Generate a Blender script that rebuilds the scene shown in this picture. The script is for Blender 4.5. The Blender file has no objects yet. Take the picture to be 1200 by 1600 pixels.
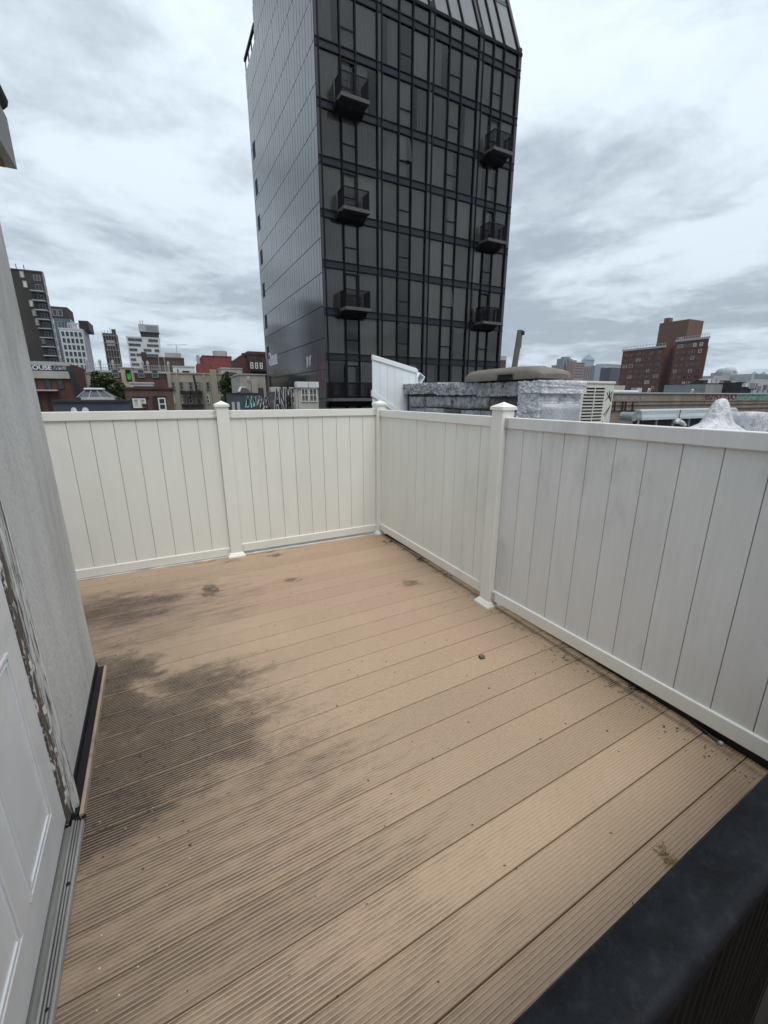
import bpy, bmesh, math, random
from mathutils import Vector, Matrix
R = random.Random(7)
scene = bpy.context.scene
COL = scene.collection
PI = math.pi
rad = math.radians

# ------------------------------------------------------------------ camera, sky, sun, exposure
CF, CYAW, CH = 646.0, rad(26.4), 1.5
CPIT = math.atan(179 / CF)
_F = Vector((math.sin(CYAW) * math.cos(CPIT), math.cos(CYAW) * math.cos(CPIT), -math.sin(CPIT)))
_R = Vector((math.cos(CYAW), -math.sin(CYAW), 0))
_U = _R.cross(_F)
_C = Vector((0, 0, CH))
cam = bpy.data.cameras.new('camera')
cam.sensor_fit = 'VERTICAL'
cam.sensor_height = 36
cam.lens = 36 * CF / 1600
cam.clip_start = 0.02
cam.clip_end = 9000
camo = bpy.data.objects.new('camera', cam)
COL.objects.link(camo)
camo.matrix_world = Matrix.Translation(_C) @ Matrix((_R, _U, -_F)).transposed().to_4x4()
scene.camera = camo


def PX(x, y, X=None, Y=None, Z=None):
    """world point seen at photo pixel x, y on a plane"""
    d = (x - 600) * _R + (800 - y) * _U + CF * _F
    if X is not None:
        t = (X - _C.x) / d.x
    elif Y is not None:
        t = (Y - _C.y) / d.y
    else:
        t = (Z - _C.z) / d.z
    return _C + d * t


SUN_EL, SUN_AZ = rad(66), rad(178)      # azimuth clockwise from +Y
world = bpy.data.worlds.new('World')
scene.world = world
world.use_nodes = True
wn = world.node_tree
wn.nodes.clear()


class NT:
    def __init__(s, tree):
        s.t = tree

    def n(s, typ, props=None, **ins):
        nd = s.t.nodes.new(typ)
        for k, v in (props or {}).items():
            setattr(nd, k, v)
        for k, v in ins.items():
            key = int(k[1:]) if k[0] == '_' and k[1:].isdigit() else k.replace('_', ' ')
            s.set(nd.inputs[key], v)
        return nd

    def set(s, sock, v):
        if hasattr(v, 'is_output'):
            s.t.links.new(v, sock)
        elif isinstance(v, bpy.types.Node):
            s.t.links.new(v.outputs[0], sock)
        else:
            if sock.type == 'RGBA' and len(v) == 3:
                v = (*v, 1)
            sock.default_value = v

    def m(s, op, a, b=0.0, clamp=False):
        return s.n('ShaderNodeMath', {'operation': op, 'use_clamp': clamp}, _0=a, _1=b).outputs[0]

    def vm(s, op, a, b=(0, 0, 0)):
        nd = s.n('ShaderNodeVectorMath', {'operation': op}, _0=a, _1=b)
        return nd.outputs['Value'] if op in ('LENGTH', 'DOT_PRODUCT') else nd.outputs[0]

    def noise(s, vec, scale, detail=4, rough=0.55, dist=0.0, col=False):
        nd = s.n('ShaderNodeTexNoise', None, Vector=vec, Scale=scale, Detail=detail, Roughness=rough, Distortion=dist)
        return nd.outputs[1] if col else nd.outputs[0]

    def ramp(s, v, a, b, lo=0.0, hi=1.0, smooth=True):
        return s.n('ShaderNodeMapRange', {'interpolation_type': 'SMOOTHSTEP' if smooth else 'LINEAR'}, Value=v,
                   From_Min=a, From_Max=b, To_Min=lo, To_Max=hi).outputs[0]

    def mix(s, f, a, b, mode='MIX'):
        nd = s.t.nodes.new('ShaderNodeMix')
        nd.data_type = 'RGBA'
        nd.blend_type = mode
        s.set(nd.inputs[0], f)
        s.set(nd.inputs[6], a)
        s.set(nd.inputs[7], b)
        return nd.outputs[2]

    def sep(s, v):
        return s.n('ShaderNodeSeparateXYZ', None, _0=v).outputs

    def comb(s, x, y, z):
        return s.n('ShaderNodeCombineXYZ', None, _0=x, _1=y, _2=z).outputs[0]


w = NT(wn)
sky = w.n('ShaderNodeTexSky', {'sky_type': 'NISHITA', 'sun_disc': False, 'sun_elevation': SUN_EL,
                               'sun_rotation': SUN_AZ, 'air_density': 1.2, 'dust_density': 3.0})
direc = w.n('ShaderNodeTexCoord').outputs['Generated']
dx, dy, dz = w.sep(direc)
den = w.m('ADD', w.m('MAXIMUM', dz, 0.0), 0.10)
cp = w.comb(w.m('DIVIDE', dx, den), w.m('DIVIDE', dy, den), 3.7)
warp = w.noise(cp, 0.8, 4, 0.55, col=True)
cp2 = w.vm('ADD', cp, w.vm('MULTIPLY', w.vm('SUBTRACT', warp, (0.5, 0.5, 0.5)), (0.9, 0.9, 0)))
# big masses drawn out along the wind, billows on them, torn edges
WA = rad(18)
roll = w.comb(w.m('MULTIPLY', w.vm('DOT_PRODUCT', cp2, (math.sin(WA), math.cos(WA), 0)), 0.55),
              w.vm('DOT_PRODUCT', cp2, (math.cos(WA), -math.sin(WA), 0)), 1.3)
n1 = w.noise(roll, 0.75, 3, 0.45)
n2 = w.noise(cp2, 1.7, 8, 0.60)
n3 = w.noise(w.vm('ADD', cp, (4, 7, 0)), 4.2, 7, 0.62)
cl = w.m('ADD', w.m('ADD', w.m('MULTIPLY', n1, 0.50), w.m('MULTIPLY', n2, 0.36)), w.m('MULTIPLY', n3, 0.14))
dark = w.ramp(cl, 0.572, 0.415)
elev = w.m('POWER', w.m('MAXIMUM', dz, 0.0), 2.0)
bright = w.mix(elev, (0.55, 0.635, 0.70), (0.97, 1.06, 1.12))
grey = w.mix(elev, (0.275, 0.33, 0.38), (0.54, 0.62, 0.70))
cloud = w.mix(dark, bright, grey)
bg1 = w.n('ShaderNodeBackground', None, Color=sky.outputs[0], Strength=0.10)
bg2 = w.n('ShaderNodeBackground', None, Color=cloud, Strength=1.0)
mx = w.n('ShaderNodeMixShader', None, _0=0.95)
wn.links.new(bg1.outputs[0], mx.inputs[1])
wn.links.new(bg2.outputs[0], mx.inputs[2])
wo = w.n('ShaderNodeOutputWorld')
wn.links.new(mx.outputs[0], wo.inputs[0])

sun = bpy.data.lights.new('sun', 'SUN')
sun.energy = 1.5
sun.angle = rad(36)
sun.color = (1.0, 0.96, 0.90)
suno = bpy.data.objects.new('sun', sun)
COL.objects.link(suno)
sd = Vector((math.sin(SUN_AZ) * math.cos(SUN_EL), math.cos(SUN_AZ) * math.cos(SUN_EL), math.sin(SUN_EL)))
suno.rotation_euler = sd.to_track_quat('Z', 'Y').to_euler()
scene.view_settings.view_transform = 'Standard'
scene.view_settings.look = 'None'
scene.view_settings.gamma = 1
scene.view_settings.use_curve_mapping = False
scene.view_settings.exposure = 0.52
scene.cycles.use_denoising = True
scene.cycles.max_bounces = 8
scene.cycles.transparent_max_bounces = 12

# ------------------------------------------------------------------ materials
MATS = {}


def mat(name, col, rough=0.7, var=0.15, scale=3.0, bump=0.0, bscale=40.0, metal=0.0, spec=0.4, stretch=(1, 1, 1),
        dirt=None, damt=0.0, dscale=1.5, rand=0.0, streak=0.0):
    """noise-varied principled material on world position; dirt = second colour in patches"""
    if name in MATS:
        return MATS[name]
    m = bpy.data.materials.new(name)
    m.use_nodes = True
    t = NT(m.node_tree)
    b = m.node_tree.nodes['Principled BSDF']
    pos = t.n('ShaderNodeNewGeometry').outputs['Position']
    if stretch != (1, 1, 1):
        pos = t.vm('MULTIPLY', pos, stretch)
    n = t.noise(pos, scale, 5, 0.6)
    f = t.ramp(n, 0.3, 0.7, 1 - var, 1 + var, False)
    if streak:
        p3 = t.n('ShaderNodeNewGeometry').outputs['Position']
        s1 = t.noise(t.vm('MULTIPLY', p3, (1, 1, 0.04)), 45, 5, 0.65)
        s2 = t.noise(t.vm('MULTIPLY', p3, (1, 1, 0.6)), 16, 8, 0.75, 0.8)
        f = t.m('MULTIPLY', f, t.ramp(s1, 0.3, 0.7, 1 + streak * .5, 1 - streak, False))
        f = t.m('MULTIPLY', f, t.ramp(s2, 0.60, 0.78, 1.0, 1 - streak * 2.6))
    if rand:
        oi = t.n('ShaderNodeObjectInfo').outputs['Random']
        f = t.m('MULTIPLY', f, t.ramp(oi, 0, 1, 1 - rand, 1 + rand, False))
    c = t.vm('MULTIPLY', col, t.comb(f, f, f))
    if dirt:
        dn = t.noise(pos, dscale, 6, 0.65, 0.4)
        c = t.mix(t.ramp(dn, 0.5, 0.72, 0, damt), c, dirt)
    t.set(b.inputs['Base Color'], c)
    b.inputs['Roughness'].default_value = rough
    b.inputs['Metallic'].default_value = metal
    b.inputs['Specular IOR Level'].default_value = spec
    if bump:
        bn = t.noise(pos, bscale, 4, 0.6)
        bp = t.n('ShaderNodeBump', None, Strength=bump, Distance=0.02, Height=bn)
        t.set(b.inputs['Normal'], bp.outputs[0])
    MATS[name] = m
    return m


def brickmat(name, c1, c2, mortar, bw=0.22, bh=0.075, var=0.25, axis='XZ'):
    if name in MATS:
        return MATS[name]
    m = bpy.data.materials.new(name)
    m.use_nodes = True
    t = NT(m.node_tree)
    b = m.node_tree.nodes['Principled BSDF']
    x, y, z = t.sep(t.n('ShaderNodeNewGeometry').outputs['Position'])
    v = t.comb(t.m('ADD', x, y), z, 0.0)
    bt = t.n('ShaderNodeTexBrick', None, Vector=v, Color1=c1, Color2=c2, Mortar=mortar, Scale=1.0, Mortar_Size=0.008,
             Brick_Width=bw, Row_Height=bh)
    n = t.noise(t.comb(t.m('ADD', x, y), t.m('MULTIPLY', z, 0.4), 0.0), 0.6, 6, 0.6)
    f = t.ramp(n, 0.3, 0.7, 1 - var, 1 + var, False)
    t.set(b.inputs['Base Color'], t.vm('MULTIPLY', bt.outputs[0], t.comb(f, f, f)))
    b.inputs['Roughness'].default_value = 0.9
    b.inputs['Specular IOR Level'].default_value = 0.2
    MATS[name] = m
    return m


def glassmat(name, tint, refl=1.0, base=0.02):
    """thin pane: Fresnel mirror over a tinted see-through sheet"""
    m = bpy.data.materials.new(name)
    m.use_nodes = True
    nt = m.node_tree
    nt.nodes.clear()
    t = NT(nt)
    fr = t.n('ShaderNodeFresnel', None, IOR=1.52).outputs[0]
    pos = t.n('ShaderNodeNewGeometry').outputs['Position']
    bp = t.n('ShaderNodeBump', None, Strength=0.05, Distance=0.05, Height=t.noise(pos, 0.7, 2, 0.5)).outputs[0]
    tr = t.n('ShaderNodeBsdfTransparent', None, Color=tint)
    gl = t.n('ShaderNodeBsdfGlossy', None, Color=(refl, refl, refl), Roughness=0.02, Normal=bp)
    mx = t.n('ShaderNodeMixShader', None, _0=t.m('ADD', t.m('MULTIPLY', fr, 1.0), base))
    nt.links.new(tr.outputs[0], mx.inputs[1])
    nt.links.new(gl.outputs[0], mx.inputs[2])
    o = t.n('ShaderNodeOutputMaterial')
    nt.links.new(mx.outputs[0], o.inputs[0])
    MATS[name] = m
    return m


M_vinyl = mat('cream_vinyl', (0.75, 0.745, 0.69), 0.38, 0.03, 1.3, dirt=(0.55, 0.54, 0.48), damt=0.35, dscale=2.2,
              stretch=(1, 1, 0.35), rand=0.02, streak=0.025)
M_vinyl2 = mat('weathered_vinyl', (0.68, 0.675, 0.66), 0.45, 0.07, 2.4, dirt=(0.46, 0.455, 0.45), damt=0.75, dscale=2.6,
               stretch=(1, 1, 0.4), rand=0.03, streak=0.045)
M_vinyl3 = mat('clean_white_vinyl', (0.76, 0.80, 0.81), 0.35, 0.03)
M_joint2 = mat('faint_joint_dirt_shade', (0.32, 0.315, 0.29), 0.8, 0.2, 6)
M_joint = mat('joint_dirt_shade', (0.26, 0.26, 0.25), 0.8, 0.3, 6)  # dirt tone darkened to carry the shade between planks
M_steel = mat('galvanised_bracket', (0.55, 0.55, 0.54), 0.4, 0.1, 20, metal=0.7)
M_black = mat('black_membrane', (0.012, 0.012, 0.013), 0.6, 0.3, 6)
M_dark = mat('dark_void', (0.008, 0.008, 0.009), 0.8)
M_win = mat('dark_window_glass', (0.03, 0.035, 0.04), 0.08, 0.3, 0.3, spec=0.6)
M_winblue = mat('blue_window_glass', (0.05, 0.085, 0.105), 0.1, 0.3, 0.2, spec=0.6)
M_frame = mat('white_window_frame', (0.66, 0.66, 0.63), 0.5, 0.08)
M_frameg = mat('grey_window_frame', (0.22, 0.22, 0.22), 0.5, 0.08)
M_roof = mat('grey_roofing', (0.17, 0.17, 0.17), 0.9, 0.25, 0.8)
M_silver = mat('silver_roof_coating', (0.33, 0.335, 0.35), 0.55, 0.45, 16, bump=1.0, bscale=38, metal=0.1,
               dirt=(0.05, 0.05, 0.052), damt=0.85, dscale=9)
M_silver2 = mat('pale_silver_coating', (0.56, 0.565, 0.59), 0.5, 0.25, 14, bump=1.0, bscale=34, metal=0.1,
                dirt=(0.17, 0.17, 0.18), damt=0.7, dscale=11)
M_asphalt = mat('asphalt', (0.05, 0.05, 0.05), 0.9, 0.3, 0.2)


# ------------------------------------------------------------------ mesh helpers
class MB:
    def __init__(s):
        s.v, s.f, s.mi, s.sm = [], [], [], []

    def poly(s, pts, mi=0, sm=False):
        k = len(s.v)
        s.v += [tuple(p) for p in pts]
        s.f.append(tuple(range(k, k + len(pts))))
        s.mi.append(mi)
        s.sm.append(sm)

    def raw(s, vs, fs, mi=0, sm=False):
        k = len(s.v)
        s.v += [tuple(p) for p in vs]
        for f in fs:
            s.f.append(tuple(i + k for i in f))
            s.mi.append(mi)
            s.sm.append(sm)

    def box(s, x0, x1, y0, y1, z0, z1, mi=0):
        vs = [(x, y, z) for z in (z0, z1) for y in (y0, y1) for x in (x0, x1)]
        s.raw(vs, [(0, 2, 3, 1), (4, 5, 7, 6), (0, 1, 5, 4), (2, 6, 7, 3), (0, 4, 6, 2), (1, 3, 7, 5)], mi)
        return s

    def prism(s, a, b, mi=0, sm=False):
        """closed loop a swept to loop b"""
        n = len(a)
        s.raw(list(a) + list(b), [tuple(range(n))[::-1], tuple(range(n, 2 * n))] +
              [(i, (i + 1) % n, n + (i + 1) % n, n + i) for i in range(n)], mi, sm)
        return s

    def bar(s, p, q, t, u=None, mi=0):
        p, q = Vector(p), Vector(q)
        d = (q - p).normalized()
        up = Vector((0, 0, 1)) if abs(d.z) < 0.9 else Vector((0, 1, 0))
        a = d.cross(up).normalized() * t / 2
        b = a.normalized().cross(d).normalized() * (u or t) / 2
        s.prism([p + a + b, p - a + b, p - a - b, p + a - b], [q + a + b, q - a + b, q - a - b, q + a - b], mi)
        return s

    def tube(s, pts, r, n=8, mi=0, cap=True):
        pts = [Vector(p) for p in pts]
        rs = r if isinstance(r, (list, tuple)) else [r] * len(pts)
        rings = []
        for i, p in enumerate(pts):
            d = (pts[min(i + 1, len(pts) - 1)] - pts[max(i - 1, 0)]).normalized()
            up = Vector((0, 0, 1)) if abs(d.z) < 0.9 else Vector((1, 0, 0))
            a = d.cross(up).normalized()
            b = d.cross(a).normalized()
            rings.append([p + (a * math.cos(2 * PI * k / n) + b * math.sin(2 * PI * k / n)) * rs[i] for k in range(n)])
        vs = [q for rg in rings for q in rg]
        fs = [(i * n + k, i * n + (k + 1) % n, (i + 1) * n + (k + 1) % n, (i + 1) * n + k)
              for i in range(len(pts) - 1) for k in range(n)]
        s.raw(vs, fs, mi, True)
        if cap:
            s.poly(rings[0][::-1], mi)
            s.poly(rings[-1], mi)
        return s

    def mesh(s, name, mats, off=Vector((0, 0, 0)), bevel=0.0):
        me = bpy.data.meshes.new(name)
        me.from_pydata([(x - off.x, y - off.y, z - off.z) for x, y, z in s.v], [], s.f)
        for m in (mats if isinstance(mats, (list, tuple)) else [mats]):
            me.materials.append(m)
        for p, mi, sm in zip(me.polygons, s.mi, s.sm):
            p.material_index = mi
            p.use_smooth = sm
        bm = bmesh.new()
        bm.from_mesh(me)
        bmesh.ops.recalc_face_normals(bm, faces=bm.faces)
        if bevel:
            ed = [e for e in bm.edges if len(e.link_faces) == 2 and e.calc_face_angle(0) > 0.6]
            bmesh.ops.bevel(bm, geom=ed, offset=bevel, segments=2, profile=0.5, affect='EDGES', clamp_overlap=True)
        bm.to_mesh(me)
        bm.free()
        return me


OFF = {}


def off(o):
    return OFF.get(o, Vector((0, 0, 0))) if o else Vector((0, 0, 0))


def inst(name, me, parent=None, loc=(0, 0, 0), rot=(0, 0, 0)):
    """object on a mesh (shared or not); loc in the parent's frame"""
    o = bpy.data.objects.new(name, me)
    COL.objects.link(o)
    o.location = loc
    o.rotation_euler = rot
    if parent:
        o.parent = parent
        OFF[o] = off(parent) + Vector(loc)
    return o


def part(name, mb, mats, parent, bevel=0.0, local=False):
    """a part built in world coordinates (or the parent's own when local)"""
    return inst(name, mb.mesh(name, mats, Vector((0, 0, 0)) if local else off(parent), bevel), parent)


def tag(o, label, cat, group=None):
    o['label'] = label
    o['category'] = cat
    if group:
        o['group'] = group
    return o


def thing(name, label, cat, loc, group=None, rz=0):
    o = bpy.data.objects.new(name, None)
    o.empty_display_size = 0.2
    COL.objects.link(o)
    o.location = loc
    o.rotation_euler = (0, 0, rz)
    OFF[o] = Vector(loc)
    return tag(o, label, cat, group)


def solo(name, mb, mats, label, cat, group=None, origin=None, bevel=0.0):
    """a thing that is one mesh"""
    if origin is None:
        xs, ys, zs = zip(*mb.v)
        origin = Vector(((min(xs) + max(xs)) / 2, (min(ys) + max(ys)) / 2, min(zs)))
    o = inst(name, mb.mesh(name, mats, origin, bevel), None, origin)
    return tag(o, label, cat, group)


def struct(name, mb, mats, kind='structure'):
    o = inst(name, mb.mesh(name, mats))
    o['kind'] = kind
    return o


def text_mesh(txt, size, extrude=0.01, bold=0.0, shear=0.0):
    cu = bpy.data.curves.new('lettering', 'FONT')
    cu.body = txt
    cu.size = size
    cu.extrude = extrude
    cu.offset = bold
    cu.shear = shear
    cu.resolution_u = 3
    to = bpy.data.objects.new('lettering', cu)
    COL.objects.link(to)
    bpy.context.view_layer.update()
    me = bpy.data.meshes.new_from_object(to.evaluated_get(bpy.context.evaluated_depsgraph_get()))
    bpy.data.objects.remove(to)
    return me


def lettering(name, txt, parent, p0, p1, h, m, face='Y', bold=0.0, shear=0.0):
    """upright text from p0 to p1 (world), height h, on a wall facing -Y, or -X when face is 'X'"""
    me = text_mesh(txt, 1.0, 0.004, bold, shear)
    xs = [v.co.x for v in me.vertices]
    ys = [v.co.y for v in me.vertices]
    L = (Vector(p1) - Vector(p0)).length
    sx, sy = L / (max(xs) - min(xs)), h / (max(ys) - min(ys))
    for v in me.vertices:
        v.co.x = (v.co.x - min(xs)) * sx
        v.co.y = (v.co.y - min(ys)) * sy
    me.materials.clear()
    me.materials.append(m)
    ang = 0 if face == 'Y' else -PI / 2
    return inst(name, me, parent, Vector(p0) - off(parent), (PI / 2, 0, ang))


# ------------------------------------------------------------------ ground, own roof, deck
struct('ground', MB().box(-4000, 4000, -4000, 4000, -14.5, -14.0), M_asphalt)
BR = rad(2.3)                                    # the house and its boards stand 2.3 degrees off the fence line
bw_, bn_ = Vector((-math.sin(BR), math.cos(BR), 0)), Vector((math.cos(BR), math.sin(BR), 0))


def HB(n, s, z):
    """house frame: n out of the wall, s along it"""
    p = bn_ * n + bw_ * s
    return Vector((p.x, p.y, z))


def hbox(mb, n0, n1, s0, s1, z0, z1, mi=0):
    a = [HB(n0, s0, z0), HB(n1, s0, z0), HB(n1, s1, z0), HB(n0, s1, z0)]
    b = [p + Vector((0, 0, z1 - z0)) for p in a]
    mb.prism(a, b, mi)
    return mb


# mold and wear on the deck, in deck coordinates
def deckmat(name, groove):
    m = bpy.data.materials.new(name)
    m.use_nodes = True
    t = NT(m.node_tree)
    b = m.node_tree.nodes['Principled BSDF']
    pos = t.n('ShaderNodeNewGeometry').outputs['Position']
    rot = t.n('ShaderNodeMapping', None, Vector=pos, Rotation=(0, 0, -BR)).outputs[0]
    along = t.vm('MULTIPLY', rot, (1.0, 9.0, 1.0))
    base = (0.365, 0.262, 0.180)
    oi = t.n('ShaderNodeObjectInfo').outputs['Random']
    big = t.noise(pos, 1.1, 4, 0.55)
    col = t.mix(t.ramp(big, 0.35, 0.65), (0.392, 0.288, 0.200), (0.420, 0.308, 0.214))
    pink = t.noise(t.vm('ADD', pos, (5, 3, 0)), 0.9, 3, 0.5)
    col = t.mix(t.ramp(pink, 0.48, 0.68, 0, 0.55), col, (0.415, 0.282, 0.214))
    k = t.ramp(oi, 0, 1, 0.91, 1.07, False)
    fine = t.ramp(t.noise(along, 26, 4, 0.7), 0.3, 0.7, 0.90, 1.10, False)
    k = t.m('MULTIPLY', k, fine)
    col = t.vm('MULTIPLY', col, t.comb(k, k, k))

    wv = t.vm('SUBTRACT', t.noise(t.vm('MULTIPLY', rot, (1.0, 2.2, 1.0)), 3.2, 6, 0.65, col=True), (0.5, 0.5, 0.5))
    wpos = t.vm('ADD', pos, t.vm('MULTIPLY', wv, (0.75, 0.40, 0)))
    wsml = t.vm('ADD', pos, t.vm('MULTIPLY', t.vm('SUBTRACT', t.noise(pos, 14, 5, 0.7, col=True), (0.5, 0.5, 0.5)), (0.30, 0.22, 0)))

    def blob(cx, cy, rx, ry, lo=0.0, hi=1.0):
        v = t.vm('MULTIPLY', t.vm('SUBTRACT', wpos if rx * ry > 0.1 else wsml, (cx, cy, 0)), (1 / rx, 1 / ry, 0))
        return t.ramp(t.vm('LENGTH', v), 1.0, 0.12, lo, hi)

    def total(*bl):
        a = bl[0]
        for q in bl[1:]:
            a = t.m('MAXIMUM', a, q)
        return a
    main = total(blob(-0.22, 1.80, 0.95, 0.75), blob(-0.42, 1.5, 0.45, 0.42, 0, 0.9), blob(-0.05, 2.15, 0.62, 0.38, 0, 0.85),
                 blob(-0.60, 3.3, 1.1, 0.6, 0, 0.9), blob(-0.45, 2.75, 0.6, 0.5, 0, 0.5), blob(-0.40, 1.0, 0.16, 0.7, 0, 0.45),
                 blob(0.25, 1.45, 0.5, 0.3, 0, 0.62), blob(-0.44, 2.2, 0.30, 1.1, 0, 1.0), blob(-0.40, 1.55, 0.42, 0.3, 0, 1.1), blob(0.0, 0.62, 1.0, 0.3, 0, 0.25),
                 blob(0.10, 3.36, 0.11, 0.26, 0, 1.25), blob(0.74, 3.27, 0.16, 0.1, 0, 0.85), blob(0.74, 3.9, 0.12, 0.1, 0, 0.85),
                 blob(1.6, 2.75, 0.2, 0.14, 0, 0.7), blob(0.35, 3.95, 0.2, 0.1, 0, 0.6), blob(2.02, 1.2, 0.12, 1.6, 0, 0.6),
                 blob(2.0, 3.3, 0.12, 1.2, 0, 0.6), blob(0.5, 4.03, 1.6, 0.07, 0, 0.7), blob(0.12, 2.9, 0.5, 0.25, 0, 0.45))
    patch = t.noise(t.vm('ADD', t.vm('MULTIPLY', rot, (1.0, 2.0, 1.0)), (2, 0, 0)), 3.0, 9, 0.76, 0.2)
    speck = t.noise(along, 11, 6, 0.75)
    amount = t.m('ADD', main, t.m('MULTIPLY', t.m('SUBTRACT', patch, 0.52), 1.7))
    if groove:
        # dirt collects in the grooves well beyond the mold itself
        wide = total(blob(-0.1, 1.0, 1.5, 1.9, 0, 1.0), blob(1.6, 0.9, 1.1, 1.2, 0, 0.25), blob(-0.2, 3.2, 1.6, 1.0, 0, 0.9))
        g = t.m('ADD', t.m('MULTIPLY', wide, 0.85), t.m('MULTIPLY', t.m('SUBTRACT', t.noise(t.vm('MULTIPLY', rot, (1.0, 5.0, 1.0)), 4.5, 6, 0.7), 0.5), 2.2))
        fac = t.m('MAXIMUM', t.ramp(g, 0.35, 1.2, 0.08, 0.66), t.ramp(amount, 0.25, 0.9, 0, 0.97))
        dcol = (0.042, 0.032, 0.025)
    else:
        grain = t.noise(pos, 70, 6, 0.8)
        streak = t.noise(t.vm('MULTIPLY', rot, (1.0, 14.0, 1.0)), 7, 7, 0.75)
        a2 = t.m('ADD', amount, t.m('ADD', t.m('MULTIPLY', t.m('SUBTRACT', grain, 0.5), 2.6), t.m('MULTIPLY', t.m('SUBTRACT', streak, 0.5), 2.4)))
        soft = t.ramp(amount, -0.15, 1.35, 0.0, 0.40)
        fac = t.m('MAXIMUM', soft, t.ramp(a2, 0.70, 1.45, 0.0, 0.84))
        dcol = (0.050, 0.038, 0.030)
    col = t.mix(fac, col, dcol)
    if not groove:
        # pale scuffs, worn paint and dust
        sc = t.noise(t.vm('ADD', pos, (9, 1, 0)), 3.2, 8, 0.74)
        pale = t.m('MULTIPLY', t.ramp(sc, 0.52, 0.76, 0, 0.55), 1.0)
        col = t.mix(pale, col, (0.45, 0.375, 0.305))
        sp = t.n('ShaderNodeTexVoronoi', None, Vector=pos, Scale=7.5)
        spot = t.m('MULTIPLY', t.m('LESS_THAN', sp.outputs['Distance'], 0.045),
                   t.m('GREATER_THAN', t.sep(sp.outputs['Color'])[0], 0.55))
        col = t.mix(t.m('MULTIPLY', spot, 0.75), col, (0.09, 0.065, 0.05))
    t.set(b.inputs['Base Color'], col)
    b.inputs['Roughness'].default_value = 0.62
    b.inputs['Specular IOR Level'].default_value = 0.35
    bp = t.n('ShaderNodeBump', None, Strength=0.25, Distance=0.002, Height=t.noise(along, 60, 3, 0.7))
    t.set(b.inputs['Normal'], bp.outputs[0])
    return m


M_deck, M_groove = deckmat('tan_composite_board', False), deckmat('dirty_board_groove', True)
deck = bpy.data.objects.new('deck', None)
COL.objects.link(deck)
deck['kind'] = 'structure'
OFF[deck] = Vector((0, 0, 0))
deck.rotation_euler = (0, 0, BR)
BP, BWID = 0.1615, 0.1567
mb = MB()
ng = 13
prof = [(0.0015, 0.0)]
pitch = (BWID - 0.004) / ng
prof = [(0.0, -0.024), (0.0, -0.002), (0.002, 0.0)]
flags = [0, 0]
for i in range(ng):
    a = 0.002 + pitch * (i + 0.5)
    hw = pitch * 0.24
    prof += [(a - hw - 0.001, 0.0), (a - hw, -0.0016), (a + hw, -0.0016), (a + hw + 0.001, 0.0)]
    flags += [0, 1, 1, 1]
prof += [(BWID - 0.002, 0.0), (BWID, -0.002), (BWID, -0.024)]
flags += [0, 0, 0]
XA, XB = -3.2, 2.14
for i in range(len(prof) - 1):
    (y0, z0), (y1, z1) = prof[i], prof[i + 1]
    mb.poly([(XA, y0, z0), (XB, y0, z0), (XB, y1, z1), (XA, y1, z1)], flags[i])
for X in (XA, XB):
    mb.poly([(X, y, z) for y, z in prof])
bme = mb.mesh('deck_board', [M_deck, M_groove])
k0 = 1.1565 - BP * 10
for i in range(29):
    yb = k0 + i * BP
    if yb > 4.0:
        break
    if yb < 0.24:
        continue
    inst('deck_board', bme, deck, (0, yb + (BP - BWID) / 2, R.uniform(-0.0006, 0.0006)))
struct('roof', MB().box(-6, 2.35, 0.26, 4.3, -0.3, -0.09), M_black)
M_under = mat('dark_stairwell_wall', (0.014, 0.012, 0.010), 0.9, 0.3, 3)
mb = MB()
mb.box(-6, 2.35, 0.26, 4.3, -14, -0.305)
solo('house_below', mb, M_under,
     'dark house under the deck and its fence', 'house')
part('light_block_strip', MB().prism([(2.050, .2, -.06), (2.050, .2, .105), (2.09, .2, .12), (2.30, .2, .10), (2.30, .2, -.06)], [(2.050, 4.2, -.06), (2.050, 4.2, .105), (2.09, 4.2, .12), (2.30, 4.2, .10), (2.30, 4.2, -.06)]), M_black, None)['kind'] = 'structure'  # black strip added behind the fence foot to block light under the rail
M_strip = mat('pale_edge_strip', (0.52, 0.50, 0.47), 0.6, 0.2, 5, dirt=(0.2, 0.18, 0.16), damt=0.6, dscale=6)
mb = MB().box(-3.0, 1.9, 4.035, 4.13, -0.004, 0.006)
part('edge_strip', mb, M_strip, None)['kind'] = 'structure'

# ------------------------------------------------------------------ fence
PLK = 0.1545


def lerp(a, b, t):
    return a + (b - a) * t


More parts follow.
